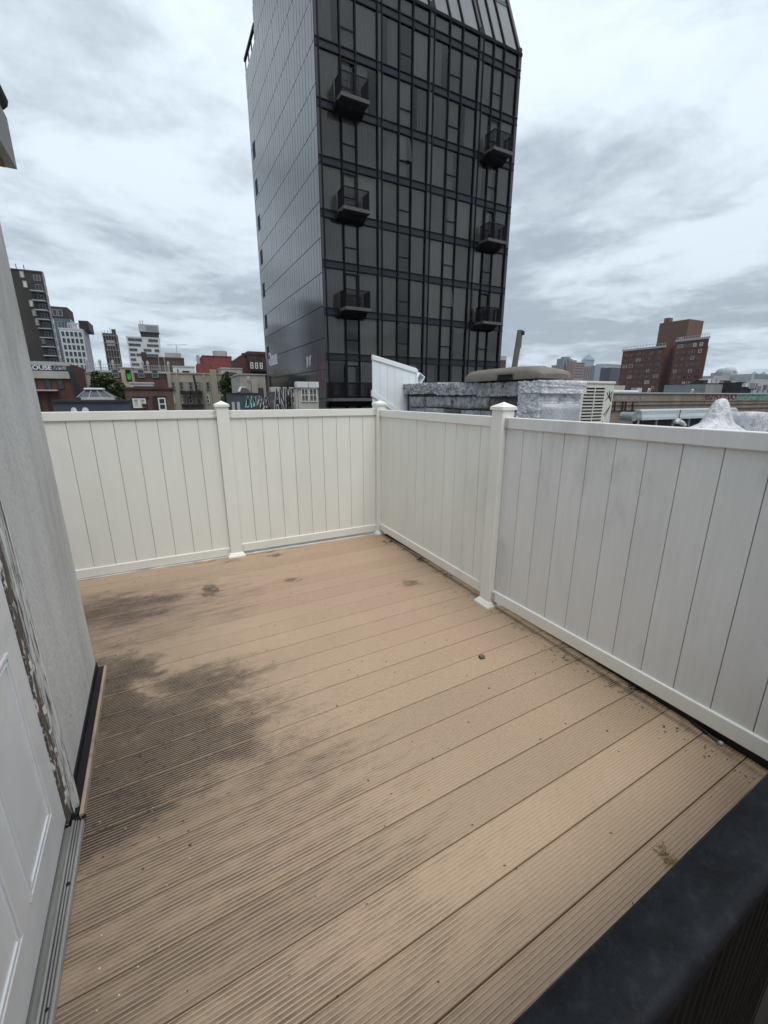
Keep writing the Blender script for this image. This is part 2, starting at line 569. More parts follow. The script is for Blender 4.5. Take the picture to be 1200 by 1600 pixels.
def fence_section(label, p0, p1, zt, zb0, zb1, m, seed):
    """privacy panel from p0 to p1 (plan), rail top zt, rail bottom going from zb0 to zb1"""
    p0, p1 = Vector((*p0, 0)), Vector((*p1, 0))
    L = (p1 - p0).length
    d = (p1 - p0) / L
    n = Vector((d.y, -d.x, 0))              # faces the deck
    t = thing('privacy_fence', label, 'fence', (p0 + p1) / 2, 'vinyl privacy fences between the posts')
    rr = random.Random(seed)

    def slab(s0, s1, n0, n1, za, zb, zc=None, zd=None):
        zc = za if zc is None else zc
        zd = zb if zd is None else zd
        a = [p0 + d * s0 + n * n0, p0 + d * s0 + n * n1]
        b = [p0 + d * s1 + n * n0, p0 + d * s1 + n * n1]
        return [a[0] + Vector((0, 0, za)), a[1] + Vector((0, 0, za)), a[1] + Vector((0, 0, zb)), a[0] + Vector((0, 0, zb))], \
               [b[0] + Vector((0, 0, zc)), b[1] + Vector((0, 0, zc)), b[1] + Vector((0, 0, zd)), b[0] + Vector((0, 0, zd))]
    mb = MB()
    mb.prism(*slab(0, L, -0.025, 0.025, zt - 0.07, zt))
    part('top_rail', mb, m, t, 0.004)
    mb = MB()
    mb.prism(*slab(0, L, -0.025, 0.025, zb0, zb0 + 0.078, zb1, zb1 + 0.078))
    part('bottom_rail', mb, M_vinyl, t, 0.004)
    nplk = max(1, round(L / PLK))
    pw = L / nplk
    for i in range(nplk):
        mb = MB()
        e = 0.0015
        dn = rr.uniform(-0.0012, 0.0012)
        za = lerp(zb0, zb1, (i + .5) / nplk) + 0.06
        mb.prism(*slab(i * pw + e, (i + 1) * pw - e, -0.011 + dn, 0.011 + dn, za, zt - 0.06))
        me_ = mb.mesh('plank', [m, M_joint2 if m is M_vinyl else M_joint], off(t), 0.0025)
        if i:                                   # dirty tongue in the joint, coloured darker to stand in for its shade
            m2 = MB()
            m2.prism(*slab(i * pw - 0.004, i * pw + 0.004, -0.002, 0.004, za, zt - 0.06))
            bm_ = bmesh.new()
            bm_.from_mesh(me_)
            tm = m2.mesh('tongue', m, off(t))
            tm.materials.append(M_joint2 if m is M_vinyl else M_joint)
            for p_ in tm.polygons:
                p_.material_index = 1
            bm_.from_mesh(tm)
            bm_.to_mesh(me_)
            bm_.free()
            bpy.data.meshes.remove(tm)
        inst('plank', me_, t)
    # a thin backing tongue closes the joints; their shade is in its colour
    for s_, zz in ((0.0, zb0), (L, zb1)):
        for z0 in (zt - 0.066, zz + 0.006):
            mb = MB()
            a, b = (s_, s_ + 0.03) if s_ == 0 else (s_ - 0.03, s_)
            mb.prism(*slab(a, b, 0.0245, 0.028, z0, z0 + 0.06))
            for zs in (0.014, 0.046):
                c = p0 + d * ((a + b) / 2) + n * 0.028 + Vector((0, 0, z0 + zs))
                mb.tube([c, c + n * 0.004], 0.0055, 8)
            part('bracket', mb, M_steel if m is not M_vinyl else M_frame, t)
    return t


def fence_post(label, x, y, m, zb=0.0, zt=1.44):
    t = thing('fence_post', label, 'fence post', (x, y, zb), 'square posts with pyramid caps')
    h = 0.0525
    part('shaft', MB().box(x - h, x + h, y - h, y + h, zb, zt - 0.004), m, t, 0.006)
    mb = MB()
    c = 0.062
    mb.box(x - c, x + c, y - c, y + c, zt - 0.02, zt)
    tip = (x, y, zt + 0.032)
    q = [(x - c, y - c, zt + 0.0005), (x + c, y - c, zt + 0.0005), (x + c, y + c, zt + 0.0005), (x - c, y + c, zt + 0.0005)]
    for i in range(4):
        mb.poly([q[i], q[(i + 1) % 4], tip])
    part('cap', mb, m, t)
    mb = MB()
    for r0, r1, z0, z1 in ((0.080, 0.078, 0.0, 0.014), (0.078, 0.064, 0.014, 0.028), (0.068, 0.056, 0.028, 0.042)):
        a = [(x + sx * r0, y + sy * r0, zb + z0) for sx, sy in ((-1, -1), (1, -1), (1, 1), (-1, 1))]
        b = [(x + sx * r1, y + sy * r1, zb + z1) for sx, sy in ((-1, -1), (1, -1), (1, 1), (-1, 1))]
        mb.prism(a, b)
    part('base_trim', mb, m, t)
    return t


FX, FY = 1.972, 4.085
fence_post('white vinyl post in the middle of the back fence', 0.395, FY - 0.01, M_vinyl)
fence_post('white vinyl corner post where back fence meets right fence', FX, FY - 0.005, M_vinyl)
fence_post('white vinyl post between clean and weathered panels of right fence', FX + 0.0, 2.185, M_vinyl)
fence_post('white vinyl post at the end of the right fence by black rail', FX + 0.03, 0.215, M_vinyl2)
fence_post('white vinyl post at the far end of back fence behind stucco wall', -1.45, FY, M_vinyl)
fence_section('cream back fence panel between middle post and corner post', (0.4475, FY), (FX - 0.0525, FY), 1.388, 0.03, 0.03, M_vinyl, 1)
fence_section('cream back fence panel between stucco wall and middle post', (-1.3975, FY), (0.3425, FY), 1.392, 0.008, 0.01, M_vinyl, 2)
fence_section('cream right fence panel between corner post and next post', (FX, FY - 0.0575), (FX, 2.2375), 1.376, 0.05, 0.06, M_vinyl, 3)
fence_section('weathered greyish fence panel nearest the black rail', (FX, 2.1325), (FX + 0.028, 0.2675), 1.374, 0.055, 0.098, M_vinyl2, 4)

# ------------------------------------------------------------------ house wall, door, cornice
M_stucco = mat('grey_stucco', (0.64, 0.635, 0.62), 0.9, 0.10, 4.5, bump=0.7, bscale=110, stretch=(1, 1, 0.25),
               dirt=(0.43, 0.425, 0.41), damt=0.8, dscale=2.6, streak=0.06)
def peelmat(name, sc, stretch, lo, hi):
    m = bpy.data.materials.new(name)
    m.use_nodes = True
    t = NT(m.node_tree)
    b = m.node_tree.nodes['Principled BSDF']
    p = t.vm('MULTIPLY', t.n('ShaderNodeNewGeometry').outputs['Position'], stretch)
    n = t.noise(p, sc, 8, 0.72, 0.35)
    k = t.ramp(n, lo, hi)
    wd = t.mix(t.noise(t.vm('MULTIPLY', p, (6, 6, 0.5)), 30, 3, 0.6), (0.05, 0.037, 0.031), (0.16, 0.128, 0.105))
    wh = t.mix(t.noise(p, 3.0, 4, 0.6), (0.62, 0.61, 0.58), (0.78, 0.77, 0.75))
    t.set(b.inputs['Base Color'], t.mix(k, wd, wh))
    b.inputs['Roughness'].default_value = 0.75
    t.set(b.inputs['Normal'], t.n('ShaderNodeBump', None, Strength=1.0, Distance=0.006, Height=k).outputs[0])
    return m


M_peel = peelmat('peeling_white_paint', 15, (3.2, 3.2, 1.0), 0.53, 0.57)
M_peel2 = peelmat('crackled_white_paint', 26, (14, 14, 0.28), 0.42, 0.47)
M_door = mat('white_door_paint', (0.70, 0.71, 0.725), 0.35, 0.04, 3, dirt=(0.42, 0.43, 0.46), damt=0.35, dscale=3)
M_thresh = mat('weathered_threshold', (0.34, 0.335, 0.32), 0.6, 0.25, 14, stretch=(1, 0.15, 1), metal=0.1,
               dirt=(0.09, 0.09, 0.09), damt=0.75, dscale=8)
M_trim = mat('tan_trim_board', (0.40, 0.31, 0.24), 0.7, 0.2, 8, dirt=(0.1, 0.08, 0.07), damt=0.6, dscale=7)

house = thing('stucco_house', 'grey stucco house wall with white door beside the deck', 'house', HB(-1.5, 1.5, 0))
WN, WS = -0.460, 2.560
mb = MB()
hbox(mb, -3.2, WN, 1.665, WS, -0.09, 2.9)
part('wall', mb, M_stucco, house)
mb = MB()
hbox(mb, -3.2, -0.60, -1.2, 1.660, -0.09, 2.9)
part('wall', mb, M_stucco, house)
mb = MB()
hbox(mb, -0.599, WN, 0.2, 1.66, 2.12, 2.9)
part('lintel', mb, M_stucco, house)
# peeling jamb: flat stop, brick mould in three steps
jm = thing  # noqa
mb = MB()
hbox(mb, -0.598, -0.448, 1.535, 1.585, 0.02, 2.12)
jamb = part('door_jamb', mb, M_peel, house, 0.004)
mb = MB()
hbox(mb, -0.470, -0.440, 1.586, 1.606, 0.012, 2.11)
hbox(mb, -0.472, -0.428, 1.607, 1.627, 0.012, 2.11)
hbox(mb, -0.474, -0.436, 1.628, 1.645, 0.012, 2.11)
hbox(mb, -0.476, -0.446, 1.646, 1.662, 0.012, 2.11)
o = part('moulding', mb, M_peel2, jamb, 0.004)
rr = random.Random(5)
for i in range(14):                      # curled paint flakes standing off the jamb
    s_ = rr.uniform(1.538, 1.575)
    z_ = rr.uniform(0.1, 1.9)
    n_ = -0.4465
    a_, h_ = rr.uniform(0.005, 0.012), rr.uniform(0.015, 0.05)
    c_ = rr.uniform(0.002, 0.006)
    fp = [HB(n_, s_, z_), HB(n_ + c_, s_ + a_, z_ + 0.004), HB(n_ + c_ * 1.3, s_ + a_ * 0.8, z_ + h_), HB(n_, s_ - 0.002, z_ + h_ * 0.85)]
    part('paint_flake', MB().prism(fp, [p + bn_ * 0.0008 for p in fp]), M_frame, jamb)
# door leaf with embossed panels
DN = -0.452
door = None
mb = MB()
hbox(mb, DN - 0.045, DN, 0.62, 1.532, 0.05, 2.10)
door = part('door', mb, M_door, house, 0.004)


def moulding(mb, s0, s1, z0, z1):
    for a, b, h in ((0.0, 0.012, 0.006), (0.020, 0.030, 0.005)):
        hbox(mb, DN - 0.004, DN + h, s0 + a, s1 - a, z0 + a, z0 + b)
        hbox(mb, DN - 0.004, DN + h, s0 + a, s1 - a, z1 - b, z1 - a)
        hbox(mb, DN - 0.004, DN + h, s0 + a, s0 + b, z0 + b, z1 - b)
        hbox(mb, DN - 0.004, DN + h, s1 - b, s1 - a, z0 + b, z1 - b)


for s0, s1 in ((0.76, 1.06), (1.14, 1.42)):
    for z0, z1 in ((0.20, 0.80), (0.95, 1.62), (1.72, 1.98)):
        mb = MB()
        moulding(mb, s0, s1, z0, z1)
        part('door_panel', mb, M_door, door, 0.002)
mb = MB()
hbox(mb, DN - 0.03, -0.405, 0.2, 1.534, -0.002, 0.014)
for n0, n1, z1_ in ((-0.4135, -0.4055, 0.022), (-0.4215, -0.4165, 0.027), (-0.4285, -0.4235, 0.030), (-0.437, -0.4305, 0.037)):
    hbox(mb, n0, n1, 0.2, 1.534, 0.012, z1_)
part('threshold', mb, M_thresh, house, 0.002)
mb = MB()
for s_, n_, r_ in ((1.30, -0.4195, 0.006), (0.985, -0.4195, 0.004)):
    c = HB(n_, s_, 0.0275)
    part('screw_hole', MB().tube([c, c + Vector((0, 0, 0.002))], r_, 8), M_dark, house)
# black membrane upstand and the tan trim standing on edge along the wall foot
mb = MB()
hbox(mb, WN - 0.004, WN + 0.006, 1.60, WS + 0.02, -0.085, 0.045)
hbox(mb, WN + 0.006, WN + 0.038, 1.56, WS + 0.02, -0.05, 0.010)
part('wall_flashing', mb, M_black, house)
mb = MB()
hbox(mb, WN + 0.039, WN + 0.052, 1.555, WS - 0.01, -0.02, 0.030)
part('trim_board', mb, M_trim, house, 0.002)
mb = MB()
for i in range(14):
    c = HB(rr.uniform(-0.45, -0.42), rr.uniform(1.535, 1.60), 0.004)
    mb.tube([c, c + Vector((rr.uniform(-.03, .03), rr.uniform(-.03, .03), rr.uniform(0.005, 0.02)))], [0.012, 0.006], 6)
part('rotten_debris', mb, M_black, house)
# overhanging cornice box with a black gutter
M_corn = mat('grey_cornice', (0.27, 0.265, 0.26), 0.85, 0.12, 5, bump=0.3)
M_soff = mat('brown_soffit', (0.15, 0.115, 0.08), 0.85, 0.3, 8)
tip = PX(27, 265, X=-0.42)
nb, sb = tip.dot(bn_), tip.dot(bw_)
mb = MB()
hbox(mb, -3.2, nb, -1.2, sb, tip.z, tip.z + 0.16)
part('cornice', mb, M_corn, house)
mb = MB()
hbox(mb, -3.2, nb - 0.03, -1.2, sb - 0.03, tip.z - 0.012, tip.z - 0.003)
part('soffit', mb, M_soff, house)
mb = MB()
g0, g1 = HB(nb - 0.02, -1.2, tip.z + 0.21), HB(nb - 0.02, sb - 0.01, tip.z + 0.21)
mb.tube([g0, g1], 0.035, 12)
hbox(mb, -3.2, nb - 0.045, -1.2, sb - 0.03, tip.z + 0.161, tip.z + 0.235)
part('gutter', mb, M_black, house)

# ------------------------------------------------------------------ black rail by the camera
M_rail = mat('black_bitumen_paint', (0.007, 0.008, 0.011), 0.45, 0.5, 10, bump=0.18, bscale=30, spec=0.14, dirt=(0.022, 0.025, 0.029), damt=0.5, dscale=28)
M_corr = mat('dark_corrugated_metal', (0.008, 0.007, 0.005), 0.6, 0.4, 8, spec=0.15)
ZR = 0.5
ra, rb = PX(800, 1600, Z=ZR), PX(1200, 1208, Z=ZR)
rc, rdd = PX(1025, 1600, Z=ZR), PX(1200, 1358, Z=ZR)
du = (rb - ra).normalized()
dv = Vector((-du.y, du.x, 0))
wid = abs((rdd - ra).dot(dv))
rail = thing('parapet_rail', 'black painted parapet with corrugated side at bottom right corner', 'parapet',
             (ra + rb) / 2 + Vector((0, 0, -ZR)))


def RL(a, b, z):
    p = ra + du * a + dv * b
    return Vector((p.x, p.y, z))


sec = [(0.004, ZR - 0.05), (0.002, ZR - 0.006), (-0.004, ZR)]
for i in range(7):
    a = i / 6 * PI / 2
    sec.append((-wid + 0.012 - 0.022 * math.sin(a), ZR - 0.022 + 0.022 * math.cos(a)))
sec += [(-wid - 0.010, ZR - 0.055), (-wid + 0.01, ZR - 0.06)]
L0, L1 = -0.75, (1.90 - ra.x) / du.x
mb = MB()
seg = 40
loops = []
for i in range(seg + 1):
    a = L0 + (L1 - L0) * i / seg
    loops.append([RL(a, b + rr.uniform(-.0003, .0003), z + rr.uniform(-.0003, .0003)) for b, z in sec])
n_ = len(sec)
mb.raw([p for l in loops for p in l], [(i * n_ + k, i * n_ + k + 1, (i + 1) * n_ + k + 1, (i + 1) * n_ + k)
                                       for i in range(seg) for k in range(n_ - 1)], 0, True)
mb.poly(loops[0])
mb.poly(loops[-1])
part('rail_cap', mb, M_rail, rail)
mb = MB()
pts = []
nn = int((L1 - L0) / 0.012)
for i in range(nn + 1):
    a = L0 + (L1 - L0) * i / nn
    b = -wid + 0.012 + (0.006 if i % 4 in (0, 1) else -0.004)
    pts.append((a, b))
mb.raw([RL(a, b, z) for z in (-2.6, ZR - 0.052) for a, b in pts],
       [(i, i + 1, nn + 2 + i, nn + 1 + i) for i in range(nn)])
part('corrugated_panel', mb, M_corr, rail)
mb = MB()
mb.prism([RL(L0, -0.004, -0.05), RL(L1, -0.004, -0.05), RL(L1, -0.02, -0.05), RL(L0, -0.02, -0.05)],
         [RL(L0, -0.004, ZR - 0.03), RL(L1, -0.004, ZR - 0.03), RL(L1, -0.02, ZR - 0.03), RL(L0, -0.02, ZR - 0.03)])
part('rail_board', mb, M_rail, rail)

# ------------------------------------------------------------------ glass tower
M_curt = mat('grey_curtain', (0.48, 0.465, 0.425), 0.9, 0.06, 0.5, rand=0.32)
M_mull = mat('black_mullion', (0.007, 0.0075, 0.010), 0.55, 0.2, 1, spec=0.12)
M_span = mat('blue_black_spandrel', (0.016, 0.019, 0.029), 0.3, 0.2, 0.5, spec=0.3, rand=0.15)
M_strip2 = mat('grey_strip_panel', (0.05, 0.052, 0.058), 0.4, 0.15, 0.5)
M_core = mat('dark_interior', (0.035, 0.035, 0.036), 0.9, 0.3, 0.4)
M_slab = mat('balcony_concrete', (0.085, 0.085, 0.09), 0.8, 0.15, 2)
M_pane = glassmat('tinted_glass', (0.62, 0.61, 0.595), 0.65, 0.03)
M_clear = bpy.data.materials.new('clear_glass_edge')
M_clear.use_nodes = True
M_clear.node_tree.nodes.clear()
_t = NT(M_clear.node_tree)
_t.t.links.new(_t.n('ShaderNodeBsdfTransparent').outputs[0], _t.n('ShaderNodeOutputMaterial').inputs[0])
M_clad = bpy.data.materials.new('grey_metal_cladding')
M_clad.use_nodes = True
_t = NT(M_clad.node_tree)
_b = M_clad.node_tree.nodes['Principled BSDF']
_ri = _t.n('ShaderNodeNewGeometry').outputs
_p = _t.vm('MULTIPLY', _ri['Position'], (1, 1, 0.25))
_f = _t.m('MULTIPLY', _t.ramp(_ri['Random Per Island'], 0, 1, 0.86, 1.14, False), _t.ramp(_t.noise(_p, 0.8, 5, 0.6), 0.3, 0.7, 0.9, 1.1, False))
_t.set(_b.inputs['Base Color'], _t.vm('MULTIPLY', (0.043, 0.0435, 0.046), _t.comb(_f, _f, _f)))
_b.inputs['Roughness'].default_value = 0.13
_b.inputs['Specular IOR Level'].default_value = 1.0
_t.set(_b.inputs['Normal'], _t.n('ShaderNodeBump', None, Strength=0.12, Distance=0.05, Height=_t.noise(_p, 0.9, 3, 0.5)).outputs[0])

TP = Vector((31.3 * math.sin(rad(18.85)), 31.3 * math.cos(rad(18.85)), 0))
tower = thing('glass_tower', 'tall dark glass apartment tower with grey clad side and small balconies', 'apartment tower', TP, None, rad(1.5))
TB = 1.5                                     # heights below were measured from eye level
ZG = -14.0
TW, TD = 16.22, 18.2
mb = MB()
mb.box(0, TW, 1.1, TD, ZG, 25.9 + TB - 1.5)
mb.box(0, 0.06, 0.0, 1.1, ZG, 25.9)
mb.box(TW - 0.06, TW, 0.0, 1.1, ZG, 25.9)
core = part('wall', mb, M_core, tower, local=True)
mb = MB()
mb.box(0.0, TW, 3.0, 14.0, 25.9, 36)
mb.box(0.0, TW, 14.0, TD, 25.9, 29.6)
part('upper_wall', mb, M_core, tower, local=True)
# cladding on the flank, rows of tall panels laid in broken bond
mb = MB()
rows = [12.19 + TB + 2.05 * k for k in range(-13, 12)]
for ri, z0 in enumerate(rows[:-1]):
    z1 = rows[ri + 1]
    s_ = -0.3 * (ri % 2) - 0.02
    while s_ < TD:
        a, b = max(s_, 0.0), min(s_ + 0.6, TD)
        lim = 30.0 if (a + b) / 2 > 14 else 36
        if z0 < lim and b - a > 0.05 and z0 > ZG:
            e = 0.024
            j = R.uniform(-0.004, 0.004)
            mb.box(-0.045 + j, -0.004, a + e, b - e, z0 + e, min(z1, lim) - e)
        s_ += 0.6
cl = part('cladding_panel', mb, M_clad, tower, local=True)
cl['kind'] = 'stuff'
# small square windows near the back of the flank
for k in range(-4, 4):
    z1 = 13.93 + TB + 2.94 * k
    mb = MB()
    mb.box(-0.055, -0.046, 16.45, 17.4, z1 - 1.25, z1)
    f_ = part('window', mb, M_dark, tower, local=True)
    mb = MB()
    mb.box(-0.058, -0.0551, 16.55, 17.3, z1 - 1.15, z1 - 0.1)
    part('pane', mb, M_dark, f_, local=True)
mb = MB()
for s_ in (14.2, 15.5, 16.8, 18.1):
    mb.box(-0.02, 0.06, s_ - 0.04, s_ + 0.04, 29.6, 30.9)
mb.box(-0.08, 0.1, 14.05, 18.3, 30.9, 31.15)
part('roof_railing', mb, M_mull, tower, local=True)

ZT = [8.87 + TB + 2.93 * k for k in range(-5, 6)]       # tops of the spandrel bands
BH = 0.44
BAYS = [[(0.24, 1.50), (1.62, 2.58), (2.66, 4.12)], [(4.52, 5.72), (5.80, 6.75), (6.83, 8.03)],
        [(8.50, 9.68), (9.76, 10.76), (10.84, 12.20)], [(12.66, 13.53), (13.61, 14.50), (14.58, 15.84)]]
MANS = 24.45 + TB
cache = {}


def curtain_mesh(wd, ht, frac, seed):
    key = (round(wd, 2), round(ht, 2), frac, seed)
    if key in cache:
        return cache[key]
    q = random.Random(seed)
    n = 26
    mb = MB()
    pts = [(i / n * wd * frac, 0.05 * math.sin(i * 1.9 + q.random() * 0.8) * q.uniform(0.4, 1)) for i in range(n + 1)]
    mb.raw([(x, y, z) for z in (0, ht) for x, y in pts], [(i, i + 1, n + 2 + i, n + 1 + i) for i in range(n)], 0, True)
    cache[key] = mb.mesh('curtain', M_curt)
    return cache[key]


def box_mesh(name, sx, sy, sz, m):
    key = (name, round(sx, 3), round(sy, 3), round(sz, 3))
    if key not in cache:
        cache[key] = MB().box(0, sx, 0, sy, 0, sz).mesh(name, [m, M_clear] if name == 'window_pane' else m)
        if name == 'window_pane':
            for p in cache[key].polygons:
                p.material_index = 0 if p.normal.y < -0.9 else 1
    return cache[key]


q = random.Random(11)
opened = {(1, 1, 8), (2, 1, 5)}
for fl in range(2, len(ZT) - 0):
    zb = ZT[fl - 1]
    zt = ZT[fl] - BH
    for bi, bay in enumerate(BAYS):
        balc = bi in (0, 3) and fl in (4, 6, 8) and False
        for ci, (a, b) in enumerate(bay):
            inst('spandrel', box_mesh('spandrel', b - a + 0.08, 0.05, BH - 0.06, M_span), tower, (a - 0.04, 0.0, zt + 0.03))
            if ci == 1:
                zs = zb + 0.95
                inst('window_pane', box_mesh('window_pane', b - a, 0.02, zs - zb - 0.04, M_pane), tower, (a, 0.02, zb))
                up = inst('window_pane', box_mesh('window_pane', b - a, 0.02, zt - zs - 0.04, M_pane), tower, (a, 0.02, zs + 0.04))
                if (bi, ci, fl) in opened:
                    up.location = (a, -0.20, zs + 0.02)
                    up.rotation_euler = (rad(-8), 0, 0)
                inst('transom', box_mesh('transom', b - a, 0.07, 0.08, M_mull), tower, (a, -0.01, zs - 0.04))
            else:
                inst('window_pane', box_mesh('window_pane', b - a, 0.02, zt - zb, M_pane), tower, (a, 0.02, zb))
            rnd = q.random()
            if rnd < 0.10 or (bi == 1 and fl == 4 and ci == 1):
                continue
            fr = 1.0 if rnd < 0.72 else q.choice([0.72, 0.6])
            x0 = a if q.random() < 0.5 or fr == 1 else b - (b - a) * fr
            inst('curtain', curtain_mesh(b - a, zt - zb, fr, q.randrange(3)), tower, (x0, 0.16 + q.uniform(0, 0.05), zb))
    # floor slab behind the glass
    inst('floor_slab', box_mesh('floor_slab', TW - 0.14, 1.02, 0.3, M_core), tower, (0.07, 0.06, ZT[fl] - 0.4))
# continuous vertical mullions and the grey strips between bays
xs = []
for bay in BAYS:
    for ci, (a, b) in enumerate(bay):
        xs += [a - 0.05] if ci == 0 else [a - 0.04]
    xs.append(bay[2][1] + 0.04)
for x in xs:
    mb = MB().box(x - 0.04, x + 0.04, -0.10, 0.045, ZG, MANS)
    part('mullion', mb, M_mull, tower, local=True)
for a, b in ((0.0, 0.15), (4.20, 4.43), (8.11, 8.41), (12.28, 12.57), (15.92, TW)):
    for z0, z1 in zip(ZT, ZT[1:] + [MANS + BH]):
        z1 = z1 - BH
        inst('strip_panel', box_mesh('strip_panel', b - a, 0.06, z1 - z0, M_strip2), tower, (a, -0.03, z0))
        inst('strip_panel', box_mesh('strip_joint', b - a, 0.05, BH - 0.06, M_span), tower, (a, -0.02, z1 + 0.03))
for z in ZT:
    for dz_, nm in ((-BH - 0.03, 'a'), (-0.03, 'b')):
        mb = MB().box(0.0, TW, -0.06, 0.04, z + dz_, z + dz_ + 0.06)
        part('band_rail', mb, M_mull, tower, local=True)
# short glazed strip under the fold, then the sloping glass roof
for bay in BAYS:
    for a, b in bay:
        inst('window_pane', box_mesh('window_pane', b - a, 0.02, MANS - ZT[-1] - 0.08, M_pane), tower, (a, 0.02, ZT[-1] + 0.03))
        mb = MB().box(a, b, 0.16, 0.19, ZT[-1], MANS - 0.05)
        part('curtain', mb, M_curt, tower, local=True)
part('band_rail', MB().box(0.0, TW, -0.1, 0.04, MANS - 0.1, MANS + 0.08), M_mull, tower, local=True)
SL, SH = 2.6, 6.2


def slope(a, b, o, z0=0.0, z1=1.0):
    n = Vector((0, -SH, SL)).normalized() * o
    p = [(a, SL * z0, MANS + 0.05 + SH * z0), (b, SL * z0, MANS + 0.05 + SH * z0), (b, SL * z1, MANS + 0.05 + SH * z1), (a, SL * z1, MANS + 0.05 + SH * z1)]
    return [Vector(v) + n for v in p]


M_slope = glassmat('sloping_glass', (0.6, 0.6, 0.62), 0.8, 0.12)
for bay in BAYS:
    for a, b in bay:
        for z0, z1 in ((0.0, 0.55), (0.62, 1.0)):
            mb = MB().prism(slope(a, b, 0.0, z0, z1), slope(a, b, 0.02, z0, z1))
            po = part('window_pane', mb, [M_slope, M_clear], tower, local=True)
            for p in po.data.polygons:
                p.material_index = 0 if p.normal.y < -0.8 else 1
        mb = MB().prism(slope(a, b, 0.0, 0.56, 0.61), slope(a, b, 0.03, 0.56, 0.61))
        part('spandrel', mb, M_span, tower, local=True)
for x in xs:
    part('mullion', MB().prism(slope(x - 0.05, x + 0.05, -0.02), slope(x - 0.05, x + 0.05, 0.1)), M_mull, tower, local=True)
for a, b in ((0.0, 0.15), (4.20, 4.43), (8.11, 8.41), (12.28, 12.57), (15.92, TW)):
    part('strip_panel', MB().prism(slope(a, b, -0.02), slope(a, b, 0.03)), M_strip2, tower, local=True)
part('blind', MB().prism(slope(0.1, TW - 0.1, -0.14), slope(0.1, TW - 0.1, -0.12)), M_curt, tower, local=True)
# flank end walls of the slope
for x in (-0.0, TW - 0.05):
    mb = MB()
    lo = [(x, 0.02, MANS), (x, SL, MANS + SH), (x, 3.0, MANS + SH), (x, 3.0, MANS)]
    mb.prism(lo, [(x + 0.05, y, z) for _, y, z in lo])
    part('gable_wall', mb, M_strip2, tower, local=True)


def balcony(a, b, depth, z, hgt=1.08, name='balcony'):
    mb = MB().box(a, b, -depth, -0.101, z - 0.2, z)
    o = part(name, mb, M_slab, tower, local=True)
    mb = MB()
    mb.box(a + 0.04, b - 0.04, -depth + 0.04, -depth + 0.09, z + hgt - 0.05, z + hgt)
    mb.box(a + 0.04, a + 0.09, -depth + 0.09, -0.1, z + hgt - 0.05, z + hgt)
    mb.box(b - 0.09, b - 0.04, -depth + 0.09, -0.1, z + hgt - 0.05, z + hgt)
    n = int((b - a) / 0.085)
    for i in range(n + 1):
        x = a + 0.06 + (b - a - 0.12) * i / n
        mb.box(x - 0.013, x + 0.013, -depth + 0.05, -depth + 0.078, z, z + hgt - 0.05)
    n = int(depth / 0.085)
    for i in range(1, n):
        y = -depth + 0.065 + (depth - 0.1) * i / n
        for x in (a + 0.065, b - 0.065):
            mb.box(x - 0.013, x + 0.013, y - 0.013, y + 0.013, z, z + hgt - 0.05)
    for zz in (0.3, 0.6):
        mb.box(a + 0.05, b - 0.05, -depth + 0.06, -depth + 0.07, z + zz - 0.006, z + zz + 0.006)
    part('railing', mb, M_mull, o, local=True)
    mb = MB().box(a + 0.08, b - 0.08, -depth + 0.1, -0.12, z - 0.215, z - 0.201)
    part('balcony_soffit', mb, M_core, o, local=True)
    mb = MB()
    mb.prism([(a - .12, -0.102, z - .62), (a - .12, -0.102, z - .22), (a - .12, -depth * .62, z - .22), (a - .12, -depth * .5, z - .45)],
             [(b - .1, -0.102, z - .62), (b - .1, -0.102, z - .22), (b - .1, -depth * .62, z - .22), (b - .1, -depth * .5, z - .45)])
    part('bracket', mb, M_mull, o, local=True)
    # door behind it
    mb = MB()
    c = (a + b) / 2
    for x in (c - 0.5, c + 0.42):
        mb.box(x, x + 0.08, -0.115, -0.05, z + 0.02, z + 2.2)
    mb.box(c - 0.5, c + 0.5, -0.115, -0.05, z + 2.2, z + 2.3)
    part('door_frame', mb, M_mull, o, local=True)


for k in (-1, 1, 3):
    balcony(1.12, 3.02, 1.2, 8.87 + TB + 2.93 * k)
    balcony(13.05, 14.92, 1.2, 8.87 + TB + 2.93 * k)
balcony(-0.05, 3.9, 1.3, -0.05 + TB, name='terrace')
# graffiti on the flank and corner
M_gw = mat('white_spray_paint', (0.62, 0.62, 0.66), 0.6, 0.2, 5)
M_gp = mat('pink_spray_paint', (0.25, 0.09, 0.12), 0.6, 0.4, 5)
M_gg = mat('green_spray_paint', (0.08, 0.30, 0.20), 0.6, 0.4, 3)
M_gm = mat('mint_spray_paint', (0.28, 0.55, 0.45), 0.6, 0.4, 3)
M_gr = mat('maroon_spray_paint', (0.23, 0.06, 0.10), 0.6, 0.5, 3)


def squiggle(mb, f, n, wdt, hgt, th, seed):
    """throw-up style strokes; f maps (u, v) to a point, th = stroke width"""
    q = random.Random(seed)
    for i in range(n):
        u0 = wdt * (i + 0.1) / n
        u1 = wdt * (i + 1.05) / n
        pts = [(u0 + q.uniform(-.1, .1) * wdt / n, q.uniform(0, 0.15) * hgt)]
        for j in range(q.choice([3, 4, 5])):
            pts.append((q.uniform(u0, u1), hgt * (q.uniform(0.75, 1.0) if j % 2 == 0 else q.uniform(0.0, 0.3))))
        for a, b in zip(pts, pts[1:]):
            mb.bar(f(*a), f(*b), th, th)


def side_pt(s0, z0):
    return lambda u, v: (-0.052, s0 - u, z0 + v)


